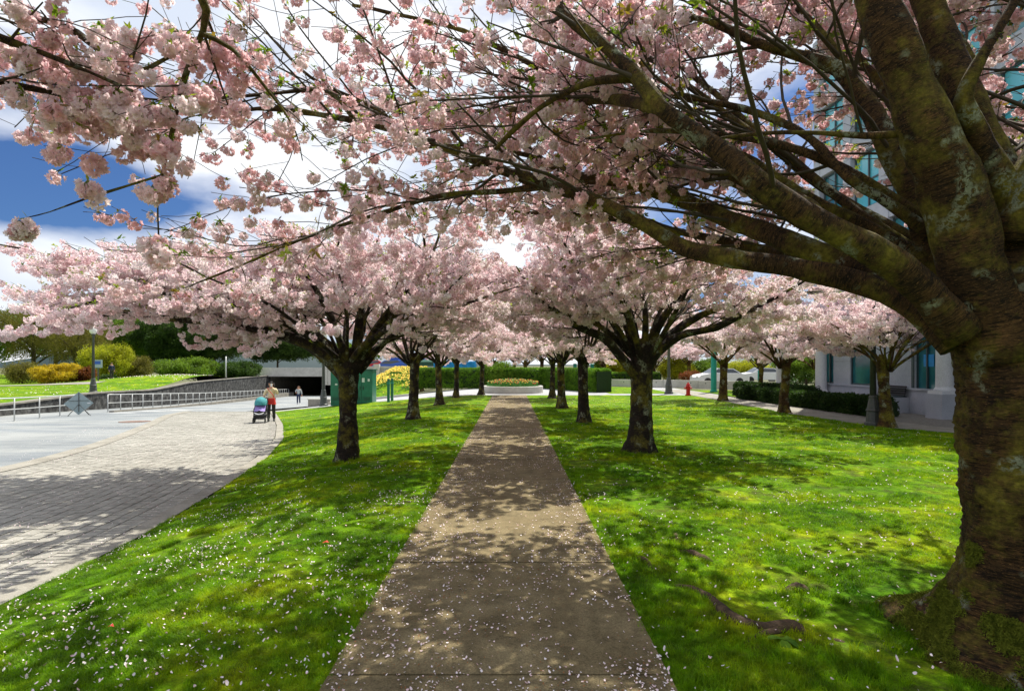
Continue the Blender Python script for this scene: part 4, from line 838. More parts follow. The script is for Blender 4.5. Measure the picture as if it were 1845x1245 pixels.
# ------------------------------------------------------------------ shrubs and trees round the park
def clump_pts(c, d, n, nz=.75, floor=None):
    p = rng.normal(0, 1, (n * 3, 3)); p /= np.linalg.norm(p, axis=1)[:, None]; p *= (rng.random(len(p)) ** .33)[:, None]
    q = p * V(*d) / 2; rad = np.linalg.norm(p, axis=1); nn = vnoise(p * 1.0 + c[0], 2.6); ok = (rad < .62 + .6 * (nn - .25) * 1.0) & (vnoise(q + c[1], 1.4) > .28)
    q = q[ok][:n] + V(*c); 
    if floor is not None: q = q[q[:, 2] > floor]
    return q
def bush(px, py_top, Y, wpx, kind, name, label, cat, zb=None, n=500, csz=1.0, trunk=True, depth=None, group=None, loc_top=None):
    x = (px - 920) * Y / F; wd = wpx * Y / F; top = EYE - (py_top - 657) * Y / F
    zb = float(Hup(np.array(x), np.array(float(Y)))) if zb is None else zb; h = top - zb
    r = thing(name, label, cat, (x, Y, zb), group=group)
    if trunk:
        b = MB(); k = 5
        b.tube([(0, 0, -.2), (.05, 0, h * .3), (-.05, .1, h * .6)], [.03 * h, .022 * h, .01 * h], 8)
        for i in range(k):
            a = 6.28 * i / k + rnd.random(); L_ = min(wd, h) * .35; b.tube([(0, 0, h * (.15 + .08 * i)), (math.cos(a) * L_ * .5, math.sin(a) * L_ * .5, h * (.3 + .09 * i)), (math.cos(a) * L_, math.sin(a) * L_, h * (.42 + .09 * i))], [.014 * h, .01 * h, .004 * h], 5)
        b.obj('trunk', MAT['twig'], r, smooth=True)
    base = h * .25 if trunk and h > 5 else 0
    pts = clump_pts((0, 0, (h + base) / 2), (wd * 1.25, depth or min(wd * 1.2, 9), (h - base) * 1.2), n, floor=0); scatter('crown', kind, pts, rng.uniform(0, 6.28, (len(pts), 3)), rng.uniform(.7, 1.3, len(pts)) * csz, r, kind='stuff')
    return r
gb = 'shrubs and trees behind the park lawn'
bush(100, 657, 54, 92, 'forsythia', 'forsythia_bush', 'big bright yellow flowering bush at the far side of the left lawn', 'bush', n=1500, group=gb)
bush(152, 664, 54.5, 30, 'rust', 'russet_shrub', 'russet shrub right beside the yellow bush', 'bush', n=400, group=gb)
bush(40, 655, 58, 60, 'olive', 'olive_shrub', 'olive bare-twigged shrub left of the yellow bush', 'bush', n=500, group=gb)
bush(200, 620, 64, 70, 'limegreen', 'willow_tree', 'bright lime-yellow willow just right of the park lamp post', 'tree', n=900, group=gb, csz=.9)
bush(168, 622, 70, 50, 'limegreen', 'willow_tree', 'lime-yellow willow directly behind the park lamp post', 'tree', n=500, group=gb)
bush(60, 545, 78, 150, 'olive', 'bare_tree', 'tall olive tree at the left edge behind the yellow bush', 'tree', n=1500, group=gb, csz=1.2)
bush(135, 575, 76, 130, 'olive', 'bare_tree', 'olive-brown tree behind the russet shrub', 'tree', n=1300, group=gb, csz=1.1)
bush(-30, 560, 80, 140, 'midgreen', 'leafy_tree', 'green tree cut by the left edge of the picture', 'tree', n=1000, group=gb, csz=1.3)
bush(235, 572, 88, 110, 'midgreen', 'leafy_tree', 'mid green tree rising behind the lime willow', 'tree', n=1300, group=gb, csz=1.2)
bush(245, 645, 66, 50, 'olive', 'olive_shrub', 'olive shrub left of the daisy mound', 'bush', n=700, group=gb)
bush(305, 568, 84, 130, 'darkgreen', 'evergreen_tree', 'dark evergreen tree behind the daisy mound', 'tree', n=1700, group=gb, csz=1.2)
bush(385, 572, 88, 140, 'darkgreen', 'evergreen_tree', 'dark evergreen tree behind the slim grey pole', 'tree', n=1700, group=gb, csz=1.2)
bush(330, 648, 72, 110, 'midgreen', 'leafy_shrub', 'wide green shrub right behind the daisy mound crest', 'bush', n=1300, group=gb)
bush(420, 655, 78, 90, 'darkgreen', 'evergreen_shrub', 'dark shrubs above the stone wing wall of the underpass', 'bush', n=1100, group=gb)
bush(205, 560, 96, 150, 'darkgreen', 'evergreen_tree', 'tall dark evergreen tree behind the lime willows', 'tree', n=1900, group=gb, csz=1.3)
bush(330, 555, 105, 170, 'darkgreen', 'evergreen_tree', 'tallest dark evergreen tree, behind the trees of the daisy mound', 'tree', n=1900, group=gb, csz=1.4)
bush(100, 550, 100, 150, 'midgreen', 'leafy_tree', 'tall green tree behind the olive trees', 'tree', n=1700, group=gb, csz=1.4)
bush(500, 600, 120, 160, 'darkgreen', 'evergreen_tree', 'dark evergreen tree above the underpass deck', 'tree', zb=1, n=1500, csz=1.8, group=gb)
bush(620, 620, 130, 140, 'midgreen', 'leafy_tree', 'green tree far beyond the concrete parapet wall', 'tree', zb=1, n=1100, csz=1.8, group=gb)
bush(195, 680, 57, 22, 'darkgreen', 'low_shrub', 'small dark shrub by the sign board', 'bush', n=160, csz=.7, group=gb)
gr_ = 'shrubs beyond the concrete barrier'
bush(893, 652, 43.4, 62, 'midgreen', 'leafy_shrub', 'broad-leaved green shrub rising over the hedge behind the planter', 'bush', zb=0, n=420, csz=.55, group=gr_, depth=1.6)
bush(1120, 640, 60, 70, 'limegreen', 'leafy_shrub', 'lime green shrub right behind the corner of the clipped hedge', 'bush', zb=0, n=800, csz=.9, group=gr_)
bush(1095, 622, 75, 90, 'midgreen', 'leafy_tree', 'green tree above the right end of the clipped hedge', 'tree', zb=0, n=900, csz=1, group=gr_)
bush(1215, 640, 62, 60, 'limegreen', 'leafy_shrub', 'lime green shrub behind the barrier by the iron lamp', 'bush', zb=0, n=700, csz=.8, group=gr_)
bush(1265, 650, 66, 60, 'midgreen', 'leafy_shrub', 'green shrub behind the white car', 'bush', zb=0, n=700, csz=.9, group=gr_)
bush(1245, 668, 52, 40, 'rust', 'russet_shrub', 'orange-brown shrub above the concrete barrier', 'bush', zb=0, n=260, csz=.6, group=gr_)
bush(1340, 650, 75, 90, 'limegreen', 'leafy_shrub', 'yellow-green trees beyond the parked white car', 'bush', zb=0, n=800, csz=.9, group=gr_)
bush(1440, 640, 60, 80, 'midgreen', 'leafy_tree', 'green tree near the corner of the grey building', 'tree', zb=0, n=700, csz=.9, group=gr_)
# far wooded ridge across the water
b = MB(); n = 90; v = []
for j, (dy, k) in enumerate(((0, 0), (60, .55), (160, .85), (300, 1), (700, .9))):
    for i in range(n + 1):
        x = -2600 + 5200 * i / n; hh = (62 * math.exp(-((x + 600) / 160) ** 2) + 5 * math.exp(-((x + 200) / 400) ** 2) + 2 + 4 * math.exp(-((x - 900) / 500) ** 2)) * (.8 + .4 * float(vnoise(V(x, j, 0)[None] * .01)[0]))
        v.append((x, 820 + dy * 1.2, hh * k - 3))
b.add(v, [(j * (n + 1) + i, j * (n + 1) + i + 1, (j + 1) * (n + 1) + i + 1, (j + 1) * (n + 1) + i) for j in range(4) for i in range(n)]); b.obj('hills', MAT['hill'], smooth=True, kind='structure')
# clipped hedges
def hedge(path, w_, h0, h1, kind, label, dens=260, round_=0, zb=0):
    o = V(path[0][0], path[0][1], zb); r = thing('hedge', label, 'hedge', tuple(o)); pts = []; b = MB()
    for (a, c) in zip(path[:-1], path[1:]):
        a, c = V(*a), V(*c); L_ = np.linalg.norm(c - a); t = (c - a) / L_; nrm = V(-t[1], t[0]); n = int(L_ * dens)
        u = rng.random(n) * L_; tot = 2 * h0 + w_; s = rng.random(n) * tot; hh = h0 + (h1 - h0) * u / L_ * (1 if len(path) == 2 else 0)
        off = np.where(s < h0, -w_ / 2, np.where(s < h0 + w_, s - h0 - w_ / 2, w_ / 2)); z = np.where(s < h0, s / h0, np.where(s < h0 + w_, 1, (tot - s) / h0)) * hh
        bumpy = (vnoise(np.stack([u, off, z], -1) + a[0], 1.6) - .5) * round_; off = off * (1 + bumpy); z = z * (1 + .5 * bumpy)
        xy = a[None] + t[None] * u[:, None] + nrm[None] * off[:, None]; pts.append(np.c_[xy, z + zb] - o)
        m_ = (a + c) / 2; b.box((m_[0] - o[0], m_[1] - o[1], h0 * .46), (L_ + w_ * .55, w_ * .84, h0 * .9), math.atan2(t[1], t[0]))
    # ends
    for e, q in ((path[0], path[1]), (path[-1], path[-2])):
        a, c = V(*e), V(*q); t = (c - a) / np.linalg.norm(c - a); nrm = V(-t[1], t[0]); n = int(w_ * h0 * dens * .9); u = rng.uniform(-w_ / 2, w_ / 2, n)
        xy = a[None] - t[None] * .03 + nrm[None] * u[:, None]; pts.append(np.c_[xy - t[None] * rng.random(n)[:, None] * .1 + 0, rng.random(n) * h0 + zb] - o)
    b.obj('hedge_body', MAT['hedge_core'], r); p = np.concatenate(pts); scatter('hedge_leaves', kind, p, rng.uniform(0, 6.28, (len(p), 3)), rng.uniform(.7, 1.3, len(p)) * 1.15, r, kind='stuff'); return r
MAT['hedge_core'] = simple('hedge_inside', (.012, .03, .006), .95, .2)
hedge([(-7.1, 43.8), (2.9, 43.6), (6.1, 37.2)], 1.3, 1.52, 1.5, 'hedge', 'tall clipped green hedge behind the round flower planter', 420)
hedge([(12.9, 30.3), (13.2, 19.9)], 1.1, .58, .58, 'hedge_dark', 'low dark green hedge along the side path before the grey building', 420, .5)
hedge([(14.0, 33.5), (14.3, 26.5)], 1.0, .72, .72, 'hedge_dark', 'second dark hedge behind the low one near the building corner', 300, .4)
hedge([(7.2, 51.5), (13.4, 50.5)], 1.0, 1.1, 1.1, 'hedge', 'clipped hedge beyond the concrete barrier right of the stout trunk', 160)
# palms at the building corner
def palm(px, Y, label, h, n=34):
    x = (px - 920) * Y / F; r = thing('yucca', label, 'plant', (x, Y, 0), group='dark yucca plants at the building corner'); b = MB(); b.tube([(0, 0, 0), (.03, 0, h * .5)], [.09, .07], 8); b.obj('trunk', MAT['twig'], r)
    b = MB()
    for k in range(n):
        d = rdir(-.35, .9); ln = rnd.uniform(.6, .95); s = np.cross(d, V(0, 0, 1)); s /= np.linalg.norm(s); o = V(0, 0, h * .55); q = o + d * ln * .55; e = o + d * ln + V(0, 0, -.25)
        b.add([o - s * .02, o + s * .02, q + s * .035, q - s * .035, e], [(0, 1, 2, 3), (3, 2, 4)])
    b.obj('leaves', MAT['darkgreen'], r, kind='stuff')
palm(1432, 31, 'dark spiky yucca left of the white column, nearer the column', 1.5); palm(1408, 32, 'dark spiky yucca behind the low hedge, farther from the column', 1.3); palm(1452, 33.5, 'tall dark yucca close beside the white column', 2.0)

# ------------------------------------------------------------------ planter, tulips, daffodils, cabinets
pc = V(.15, 36.9); r = thing('planter', 'round concrete planter full of red and yellow tulips at the end of the path', 'planter', (pc[0], pc[1], 0))
b = MB(); b.lathe([(2.0, -.05), (2.0, .42), (1.97, .45), (1.78, .45), (1.76, .30), (.5, .38), (.01, .42)], 48); b.obj('planter_wall', MAT['concrete'], r, smooth=False)
def flowers(name, pts, cols, parent, h, hs, stalk=True, leaves=2, **t):
    b = MB()
    for p in pts:
        hh = h * rnd.uniform(.75, 1.2); c = rnd.randrange(len(cols)) + 1
        b.add([p + V(-.008, 0, 0), p + V(.008, 0, 0), p + V(.006, .01, hh), p + V(-.006, .01, hh)], [(0, 1, 2, 3)], 0)
        for k in range(leaves): leaf(b, p, rdir(.5, 1), hh * rnd.uniform(.6, .95), .025, 0)
        q = p + V(0, 0, hh); s = hs * rnd.uniform(.8, 1.2)
        b.add([q + V(0, 0, -s * .3), q + V(s, 0, s * .5), q + V(0, s, s * .5), q + V(-s, 0, s * .5), q + V(0, -s, s * .5), q + V(0, 0, s * 1.4)], [(0, 1, 2), (0, 2, 3), (0, 3, 4), (0, 4, 1), (1, 5, 2), (2, 5, 3), (3, 5, 4), (4, 5, 1)], c)
    return b.obj(name, [MAT['stem']] + cols, parent, kind='stuff', **t)
pts = []
for _ in range(620):
    a = rnd.uniform(0, 6.28); q = 1.72 * math.sqrt(rnd.random()); pts.append(V(q * math.cos(a), q * math.sin(a), .32 + .18 * (1 - (q / 1.75) ** 2)))
flowers('tulips', pts, [MAT['tulip_red'], MAT['stem'], MAT['tulip_yellow'], MAT['stem']], r, .34, .038, leaves=4)
def Hm(x, y): return np.interp(y, [39, 40, 42, 48, 49, 60], [0, 0, .12, 1.25, 1.3, 1.3]) * np.clip((x + 12.5) / 2.5, .3, 1) + H(x, np.minimum(y, 40)) * (1 - np.clip((y - 40) / 8, 0, 1))
sheet('flower_bank', -13.2, -7.1, 40.0, 49, 14, 14, .02, MAT['lawn'], zf=Hm)
pts = []
for _ in range(1700):
    y = 40.3 + 8.4 * rnd.random() ** .55; x = rnd.uniform(-12.6, -7.2)
    if vnoise(V(x, y, 0)[None], .8)[0] + (y - 44) * .06 > .42: pts.append(V(x, y, float(Hm(np.array(x), np.array(y))) + .02))
flowers('daffodils', pts, [MAT['daffodil'], MAT['daffodil'], MAT['tulip_yellow']], None, .33, .06, leaves=2)
wallstrip('bank_kerb', lambda y: -13.3, 39.9, 49, lambda y: -1.2, lambda y: Hm(-13.2, y) + .1, .2, MAT['concrete'], kind='structure')
b = MB(); v = []
for x in np.linspace(-13.3, -7.0, 12): v += [(x, 39.75, float(H(x, 39.75)) - .2), (x, 39.75, float(H(x, 39.8)) + .16), (x, 40.02, float(H(x, 39.8)) + .16), (x, 40.02, float(H(x, 39.8)) - .2)]
b.add(v, [(i * 4 + k, i * 4 + (k + 1) % 4, i * 4 + 4 + (k + 1) % 4, i * 4 + 4 + k) for i in range(11) for k in range(4)]); b.obj('bank_kerb.001', MAT['concrete'], kind='structure')
# parapet wall of the road above with vertical boards cast in
pw = thing('parapet_wall', 'long pale ribbed concrete parapet wall above the daffodil bank', 'wall', (-16, 50.5, 0))
b = MB(); b.box((5.2, 0, .75), (12.2, .3, 1.5)); b.obj('wall', MAT['concrete'], pw)
me = MB().box((0, 0, .75), (.14, .06, 1.46)).mesh('rib', MAT['concrete'])
for k in range(34): o = link('rib', me, pw); o.location = (-.7 + .35 * k, -.175, 0)
b = MB(); b.box((5.2, 0, 1.6), (12.4, .42, .2)); b.obj('coping', MAT['concrete'], pw)
b = MB(); b.box((3.9, -.3, .95), (.5, .5, 1.9)); b.obj('pier', MAT['concrete'], pw)
# vehicles on the road behind
def car(name, label, x, y, z, rz, paint, L_=4.4, van=False, cat='car'):
    r = thing(name, label, cat, (x, y, z), rz); hw = .88
    prof = [(-2.2, .35), (-2.2, .8), (-2.05, .95), (-1.55, 1.0), (-.9, 1.42), (.45, 1.46), (1.15, 1.02), (1.95, .88), (2.2, .68), (2.2, .35)] if not van else [(-2.4, .35), (-2.4, 2.0), (-2.3, 2.1), (1.1, 2.1), (1.75, 1.15), (2.3, 1.0), (2.45, .8), (2.45, .35)]
    b = MB(); n = len(prof); v = []
    for s in (-1, 1):
        for x_, z_ in prof: v.append((x_, s * hw * (1 if z_ < 1.05 else .8 if not van else .95), z_))
    b.add(v, [tuple(range(n)), tuple(reversed(range(n, 2 * n)))] + [(i, (i + 1) % n, n + (i + 1) % n, n + i) for i in range(n)]); b.obj('body', paint, r)
    b = MB()
    if van:
        b.add([(1.18, -.72, 1.98), (1.18, .72, 1.98), (1.76, .74, 1.2), (1.76, -.74, 1.2)], [(0, 1, 2, 3)])
        for s in (-1, 1): b.add([(.2, s * .865, 1.25), (1.35, s * .865, 1.25), (1.02, s * .86, 1.85), (.2, s * .86, 1.85)], [(0, 1, 2, 3)])
    else:
        for s in (-1, 1): b.add([(-1.35, s * .86, 1.06), (.98, s * .86, 1.06), (.42, s * .73, 1.40), (-.85, s * .73, 1.37)], [(0, 1, 2, 3)])
        b.add([(.5, -.66, 1.44), (.5, .66, 1.44), (1.14, .78, 1.05), (1.14, -.78, 1.05)], [(0, 1, 2, 3)]); b.add([(-.95, -.64, 1.42), (-.95, .64, 1.42), (-1.54, .76, 1.03), (-1.54, -.76, 1.03)], [(0, 1, 2, 3)])
    b.obj('windows', MAT['car_glass'], r)
    me = MB(); a = me.lathe([(.10, -.1), (.30, -.1), (.33, -.07), (.33, .07), (.30, .1), (.1, .1)], 18); wm = me.mesh('wheel', MAT['black'], False)
    for wx in (-1.35, 1.4):
        for s in (-1, 1): o = link('wheel', wm, r); o.location = (wx, s * .82, .33); o.rotation_euler = (R(90), 0, 0)
    b = MB(); b.box((2.19, .6, .72), (.06, .35, .14)); b.obj('headlight', MAT['lamp_glass'], r); b = MB(); b.box((2.19, -.6, .72), (.06, .35, .14)); b.obj('headlight', MAT['lamp_glass'], r)
    return r
car('parked_car', 'white saloon car behind the concrete barrier, near the teal pole', (1296 - 920) * .047, 47, .1, R(185), MAT['white'])
car('parked_car', 'second white car behind the barrier, right of the saloon', (1372 - 920) * .052, 52, .1, R(180), MAT['white'])
car('parked_car', 'blue car on the upper road behind the ribbed parapet wall', (712 - 920) * .056, 56, 1.2 - .35, R(0), MAT['dark_blue'])
car('parked_van', 'blue van on the upper road beside the far left hedge end', (745 - 920) * .058, 58, .6, R(0), MAT['dark_blue'], van=True, cat='van')
car('parked_car', 'red car on the upper road above the daffodils', (676 - 920) * .057, 57, 1.2 - .35, R(0), MAT['red'])
# concrete barrier
bar = thing('concrete_barrier', 'long pale concrete barrier of butted blocks with lifting holes beyond the lawn', 'barrier', (7.6, 47.2, 0))
P0, P1 = V(7.6, 47.2), V(19.2, 40.2); n = 5; dl = (P1 - P0) / n; ln = np.linalg.norm(dl); ang = math.atan2(dl[1], dl[0])
b = MB(); b.box((0, 0, .31), (ln - .03, .3, .62)); 
for q in (-.8, .8): b.lathe([(.035, -.16), (.035, .16)], 8, (0, 0, 0), mi=0) if False else b.box((q, -.152, .42), (.07, .01, .07), mi=1)
bme = b.mesh('barrier_block', [MAT['concrete'], MAT['black']])
for k in range(n): o = link('barrier_block', bme, bar); p = dl * (k + .5); o.location = (p[0], p[1], rnd.uniform(-.01, .02)); o.rotation_euler = (0, 0, ang)
# hydrant
hx, hy = (1237 - 920) * .0335, 33.2; hd = thing('fire_hydrant', 'red fire hydrant at the edge of the side path beyond the sunny lawn', 'fire hydrant', (hx, hy, .01))
b = MB(); b.lathe([(.17, 0), (.17, .05), (.12, .06), (.115, .5), (.15, .52), (.15, .56), (.12, .58), (.11, .66), (.06, .73), (.035, .75), (.035, .80)], 16); b.obj('barrel', MAT['red'], hd, smooth=False)
for s in (-1, 1):
    b = MB(); b.tube([(s * .09, 0, .44), (s * .19, 0, .44)], [.055, .055], 10); b.tube([(s * .19, 0, .44), (s * .22, 0, .44)], [.068, .068], 6); b.obj('side_outlet', MAT['red'], hd)
b = MB(); b.tube([(0, -.09, .36), (0, -.2, .36)], [.075, .075], 10); b.obj('front_outlet', MAT['red'], hd)
# teal poles
for px, Y, top, r_, lb in ((1286, 37.5, 545, .19, 'tall teal pole behind the small tree at the far end of the side path'), (1368, 42, 668, .12, 'short teal post behind the dark low hedge'), (1036, 60, 655, .22, 'teal post seen over the hedge, left of the second right tree'), (1067, 60, 655, .22, 'teal post seen over the hedge, right of the second right tree')):
    x = (px - 920) * Y / F; h = EYE - (top - 657) * Y / F; b = MB(); b.lathe([(r_ * 1.3, 0), (r_ * 1.3, .1), (r_, .14), (r_ * .9, h - .1), (r_ * 1.05, h - .06), (r_ * .5, h)], 14); o = b.obj('teal_post', MAT['teal'], label=lb, category='post', group='teal posts', smooth=False); o.location = (x, Y, 0)
# blue tarpaulin over a low frame
tx, ty = (826 - 920) * .049, 49.; tp = thing('tarpaulin_shelter', 'bright blue tarpaulin stretched over a low frame behind the clipped hedge', 'tarpaulin', (tx, ty, 0))
b = MB(); nx, nz = 24, 10; v = []
for j in range(nz + 1):
    for i in range(nx + 1):
        x = -2.05 + 3.7 * i / nx; v.append((x, -.9 + .12 * math.sin(i * 1.7 + .6 * j) + .06 * math.sin(i * 3.1 - j), .5 + 1.72 * j / nz - (.10 * math.sin(3.14 * i / 6) ** 2 if j == nz else 0)))
for i in range(nx + 1): v.append((-2.05 + 3.7 * i / nx, .9, 2.15))
q = nx + 1; b.add(v, [(j * q + i, j * q + i + 1, (j + 1) * q + i + 1, (j + 1) * q + i) for j in range(nz + 1) for i in range(nx)]); b.obj('sheet', MAT['blue'], tp, smooth=True)
for sx_ in (-2.0, 1.6):
    for sy_ in (-.8, .8): b = MB(); b.tube([(sx_, sy_, 0), (sx_, sy_, 2.1)], [.03, .03], 6); b.obj('leg', MAT['steel'], tp)
# dark green kiosk and a yellow marker near the hedge's left end
k = thing('kiosk', 'dark green kiosk with a pitched roof above the left end of the hedge', 'kiosk', ((775 - 920) * .052, 52, 0)); b = MB(); b.box((0, 0, 1.05), (2.0, 1.6, 2.1)); b.obj('cabin', MAT['green_dark'], k); b = MB(); b.box((0, 0, 2.2), (2.3, 1.9, .2), taper=.6); b.obj('roof', MAT['green_dark'], k)
b = MB(); b.box((.45, -.82, 1.35), (.5, .05, .7)); b.obj('window', MAT['glass'], k)
# big green utility cabinets: two blocks with doors
cx, cy = -9.55, 33.3; zc = float(H(cx - .8, cy)); cab = thing('utility_cabinet', 'large green metal utility cabinet with stickers behind the dark left trunk', 'utility cabinet', (cx, cy, zc))
hC = 1.52 - zc; b = MB(); b.box((0, .5, hC / 2), (2.5, 1.0, hC)); b.obj('housing', MAT['green_paint'], cab)
b = MB(); b.box((0, .5, hC + .03), (2.62, 1.12, .06)); b.obj('roof', MAT['green_dark'], cab)
for i, x in enumerate((-.94, -.31, .31, .94)):
    b = MB(); b.box((x, -.02, hC * .52), (.60, .035, hC * .88)); d = b.obj('door', MAT['green_paint'], cab)
    b = MB(); b.box((x + .22 * (-1 if i % 2 else 1), -.055, hC * .5), (.03, .04, .22)); b.obj('handle', MAT['black'], d)
    b = MB(); b.box((x, -.045, hC * .2), (.4, .015, .2)); b.obj('vent', MAT['green_dark'], d)
for x, z, w_, h_ in ((.72, hC * .72, .16, .26), (1.05, hC * .72, .12, .16), (-.9, hC * .6, .14, .1)): b = MB(); b.box((x, -.05, z), (w_, .012, h_)); b.obj('sticker', MAT['sticker'], cab)
for px, lb in ((700, 'green square bollard nearer the cabinet'), (706.5, 'green square bollard farther from the cabinet')):
    Y = 32.2 if px == 700 else 33.3; x = (px - 920) * Y / F; z = float(H(x, Y)); h = 1.0 - z; rr = thing('bollard', lb, 'bollard', (x, Y, z), group='green bollards on the lawn')
    b = MB(); b.box((0, 0, h / 2), (.14, .14, h)); b.obj('post', MAT['green_paint'], rr); b = MB(); b.box((0, 0, h + .015), (.17, .17, .03), taper=.7); b.obj('cap', MAT['green_dark'], rr); b = MB(); b.box((0, 0, h * .82), (.15, .15, .06)); b.obj('band', MAT['teal'], rr)
b = MB(); x, y = (575 - 920) * .0385, 38.5; b.box((0, 0, .2), (1.4, .4, .55)); o = b.obj('low_wall', MAT['dark_concrete'], label='short granite wall end beside the underpass road, left of the cabinet', category='wall'); o.location = (x, y, float(H(x, y)))
b = MB(); b.box((0, 0, .5), (1.5, .46, .07)); b.obj('coping', MAT['concrete'], o)
# boats' masts and sheds in the marina far right
for px, Y, h, lb in ((1345, 90, 11, 'first white yacht beyond the parked cars'), (1372, 100, 13, 'second white yacht, between the posts'), (1402, 92, 10, 'third white yacht, nearest the yuccas')):
    x = (px - 920) * Y / F; r = thing('yacht', lb, 'yacht', (x, Y, 0), group='white yachts in the marina')
    b = MB(); b.add([(-3.5, -1, .9), (2.2, -1, .9), (4, 0, 1.1), (2.2, 1, .9), (-3.5, 1, .9), (-3.2, -.7, 0), (1.8, -.7, 0), (3, 0, 0), (1.8, .7, 0), (-3.2, .7, 0)], [(0, 1, 2, 3, 4), (5, 6, 1, 0), (6, 7, 2, 1), (7, 8, 3, 2), (8, 9, 4, 3), (9, 5, 0, 4)]); b.obj('hull', MAT['white'], r)
    b = MB(); b.box((-.6, 0, 1.15), (2.8, 1.3, .5), taper=.8); b.obj('cabin', MAT['white'], r); b = MB(); b.tube([(.4, 0, .9), (.4, 0, h)], [.07, .04], 6); b.tube([(.4, 0, 1.9), (-2.8, 0, 1.8)], [.06, .06], 6); b.obj('mast', MAT['steel'], r)

# ------------------------------------------------------------------ the grey building on the right
BX = 15.4; bd = thing('granite_building', 'grey granite building with teal glass windows and white columns on the right', 'building', (BX, 27.6, 0))
Hb = 17.6; def_y = lambda Y: Y - 27.6
b = MB(); b.box((10.2, def_y(9.8) + 0, Hb / 2), (19.6, 35.4, Hb)); b.obj('core', MAT['dark_concrete'], bd)
# facade (faces west): granite panels between openings
openings = []       # (y0, y1, z0, z1, kind)
openings += [(26.2, 27.0, .95, 2.65, 'window'), (23.4, 24.9, .95, 2.75, 'window'), (19.9, 20.9, .05, 3.0, 'door')]
panel_me = {}
def panel(y0, y1, z0, z1):
    key = (round(y1 - y0, 3), round(z1 - z0, 3))
    if key not in panel_me: panel_me[key] = MB().box((-.08, 0, 0), (.16, key[0] - .012, key[1] - .012)).mesh('granite_panel', MAT['granite'])
    o = link('granite_panel', panel_me[key], bd); o.location = (rnd.uniform(-.004, .004), def_y((y0 + y1) / 2), (z0 + z1) / 2)
ycut = [27.5, 27.0, 26.2, 24.9, 23.4, 22.1, 20.9, 19.9, 18.6, 17.4, 16.2, 14.5, 12.5, 10, 7.5, 5, 2.5, 0, -2.5, -5, -7.8]
zcut = [0, .95, 2.0, 3.0, 3.9]
def inside(y0, y1, z0, z1): return any(a < (y0 + y1) / 2 < b_ and c < (z0 + z1) / 2 < d_ for a, b_, c, d_, _ in openings)
for a, c in zip(ycut[1:], ycut[:-1]):
    for z0, z1 in zip(zcut[:-1], zcut[1:]):
        if not inside(a, c, z0, z1): panel(a, c, z0, z1)
        elif z1 == 3.0 and not inside(a, c, 2.8, 3.0): panel(a, c, 2.78, 3.0)
b = MB(); b.box((-.14, def_y(9.8), .45), (.14, 35.2, .9)); b.box((-.15, def_y(9.8), .93), (.22, 35.2, .07)); b.obj('plinth', MAT['granite'], bd)
def window(y0, y1, z0, z1, glass, mull=1, kind='window', horiz=0):
    wm = MB(); t = .06; yc = def_y((y0 + y1) / 2); h = z1 - z0; wd = y1 - y0
    for yy_ in np.linspace(-wd / 2 + t / 2, wd / 2 - t / 2, mull + 2): wm.box((0, yy_, h / 2), (.1, t, h))
    for zz in np.linspace(t / 2, h - t / 2, horiz + 2): wm.box((.004, 0, zz), (.09, wd - .01, t))
    f = wm.obj(kind, MAT['frame'], bd); f.location = (-.06, yc, z0)
    p = MB(); p.box((.03, 0, h / 2), (.02, wd - .03, h - .03)); p.obj('pane', glass, f); return f
window(26.15, 27.05, .97, 2.78, MAT['glass'], 1); window(23.35, 24.95, .97, 2.78, MAT['glass'], 0)
d = window(19.85, 20.95, .05, 3.0, MAT['glass'], 1, 'door', 0)
b = MB(); b.box((-.005, -.05, 1.95), (.01, .5, .45)); b.obj('notice', simple('blue_poster', (.01, .25, .62), .4), d)
b = MB(); b.box((-.05, def_y(19.8) , 1.5), (.3, .12, 3.0)); b.box((-.05, def_y(21.0), 1.5), (.3, .12, 3.0)); b.obj('door_surround', MAT['frame'], bd)
# columns on pedestals
def column(Y, zb, x=-.55):
    b = MB(); b.box((x, def_y(Y), zb / 2), (.75, .75, zb)); b.obj('pedestal', MAT['granite'], bd)
    b = MB(); b.box((x, def_y(Y), zb + .05), (.66, .66, .1)); b.lathe([(.30, .1), (.31, .14), (.27, .2), (.25, .24), (.235, 3.2), (.26, 3.3), (.32, 3.4), (.32, 3.45)], 20, (x, def_y(Y), zb)); b.obj('column', MAT['white_stone'], bd, smooth=False)
MAT['white_stone'] = concrete('white_stone', (.62, .64, .68), (.74, .75, .78), .8)
column(26.55, .42); column(19.0, .85); column(31.0, .42, -.3)
b = MB(); b.box((-.45, def_y(23.2), 4.05), (1.1, 17.2, .35)); b.box((-.48, def_y(23.2), 4.3), (1.3, 17.4, .15)); b.obj('cornice', MAT['granite'], bd)
# upper storeys: granite piers and bands, teal glass between
for fl in range(4):
    z0 = 4.5 + fl * 3.25
    b = MB(); b.box((-.1, def_y(9.8), z0 + .4), (.3, 35.3, .8)); b.obj('spandrel', MAT['granite'], bd)
    for k in range(-8, 6):
        ya = 12.7 + k * 2.45; window(ya + .3, ya + 2.15, z0 + .82, z0 + 3.2, MAT['glass_teal'] if (k + fl) % 3 else MAT['glass'], 1, 'window', 1)
        pm_ = MB().box((-.13, def_y(ya), z0 + 1.62), (.34, .55, 3.24)); pm_.obj('pier', MAT['granite'], bd)
b = MB(); b.box((-.1, def_y(27.45), 11), (.36, .5, 13.2)); b.box((-.13, def_y(9.8), 17.5), (.5, 35.6, .5)); b.obj('pier', MAT['granite'], bd)
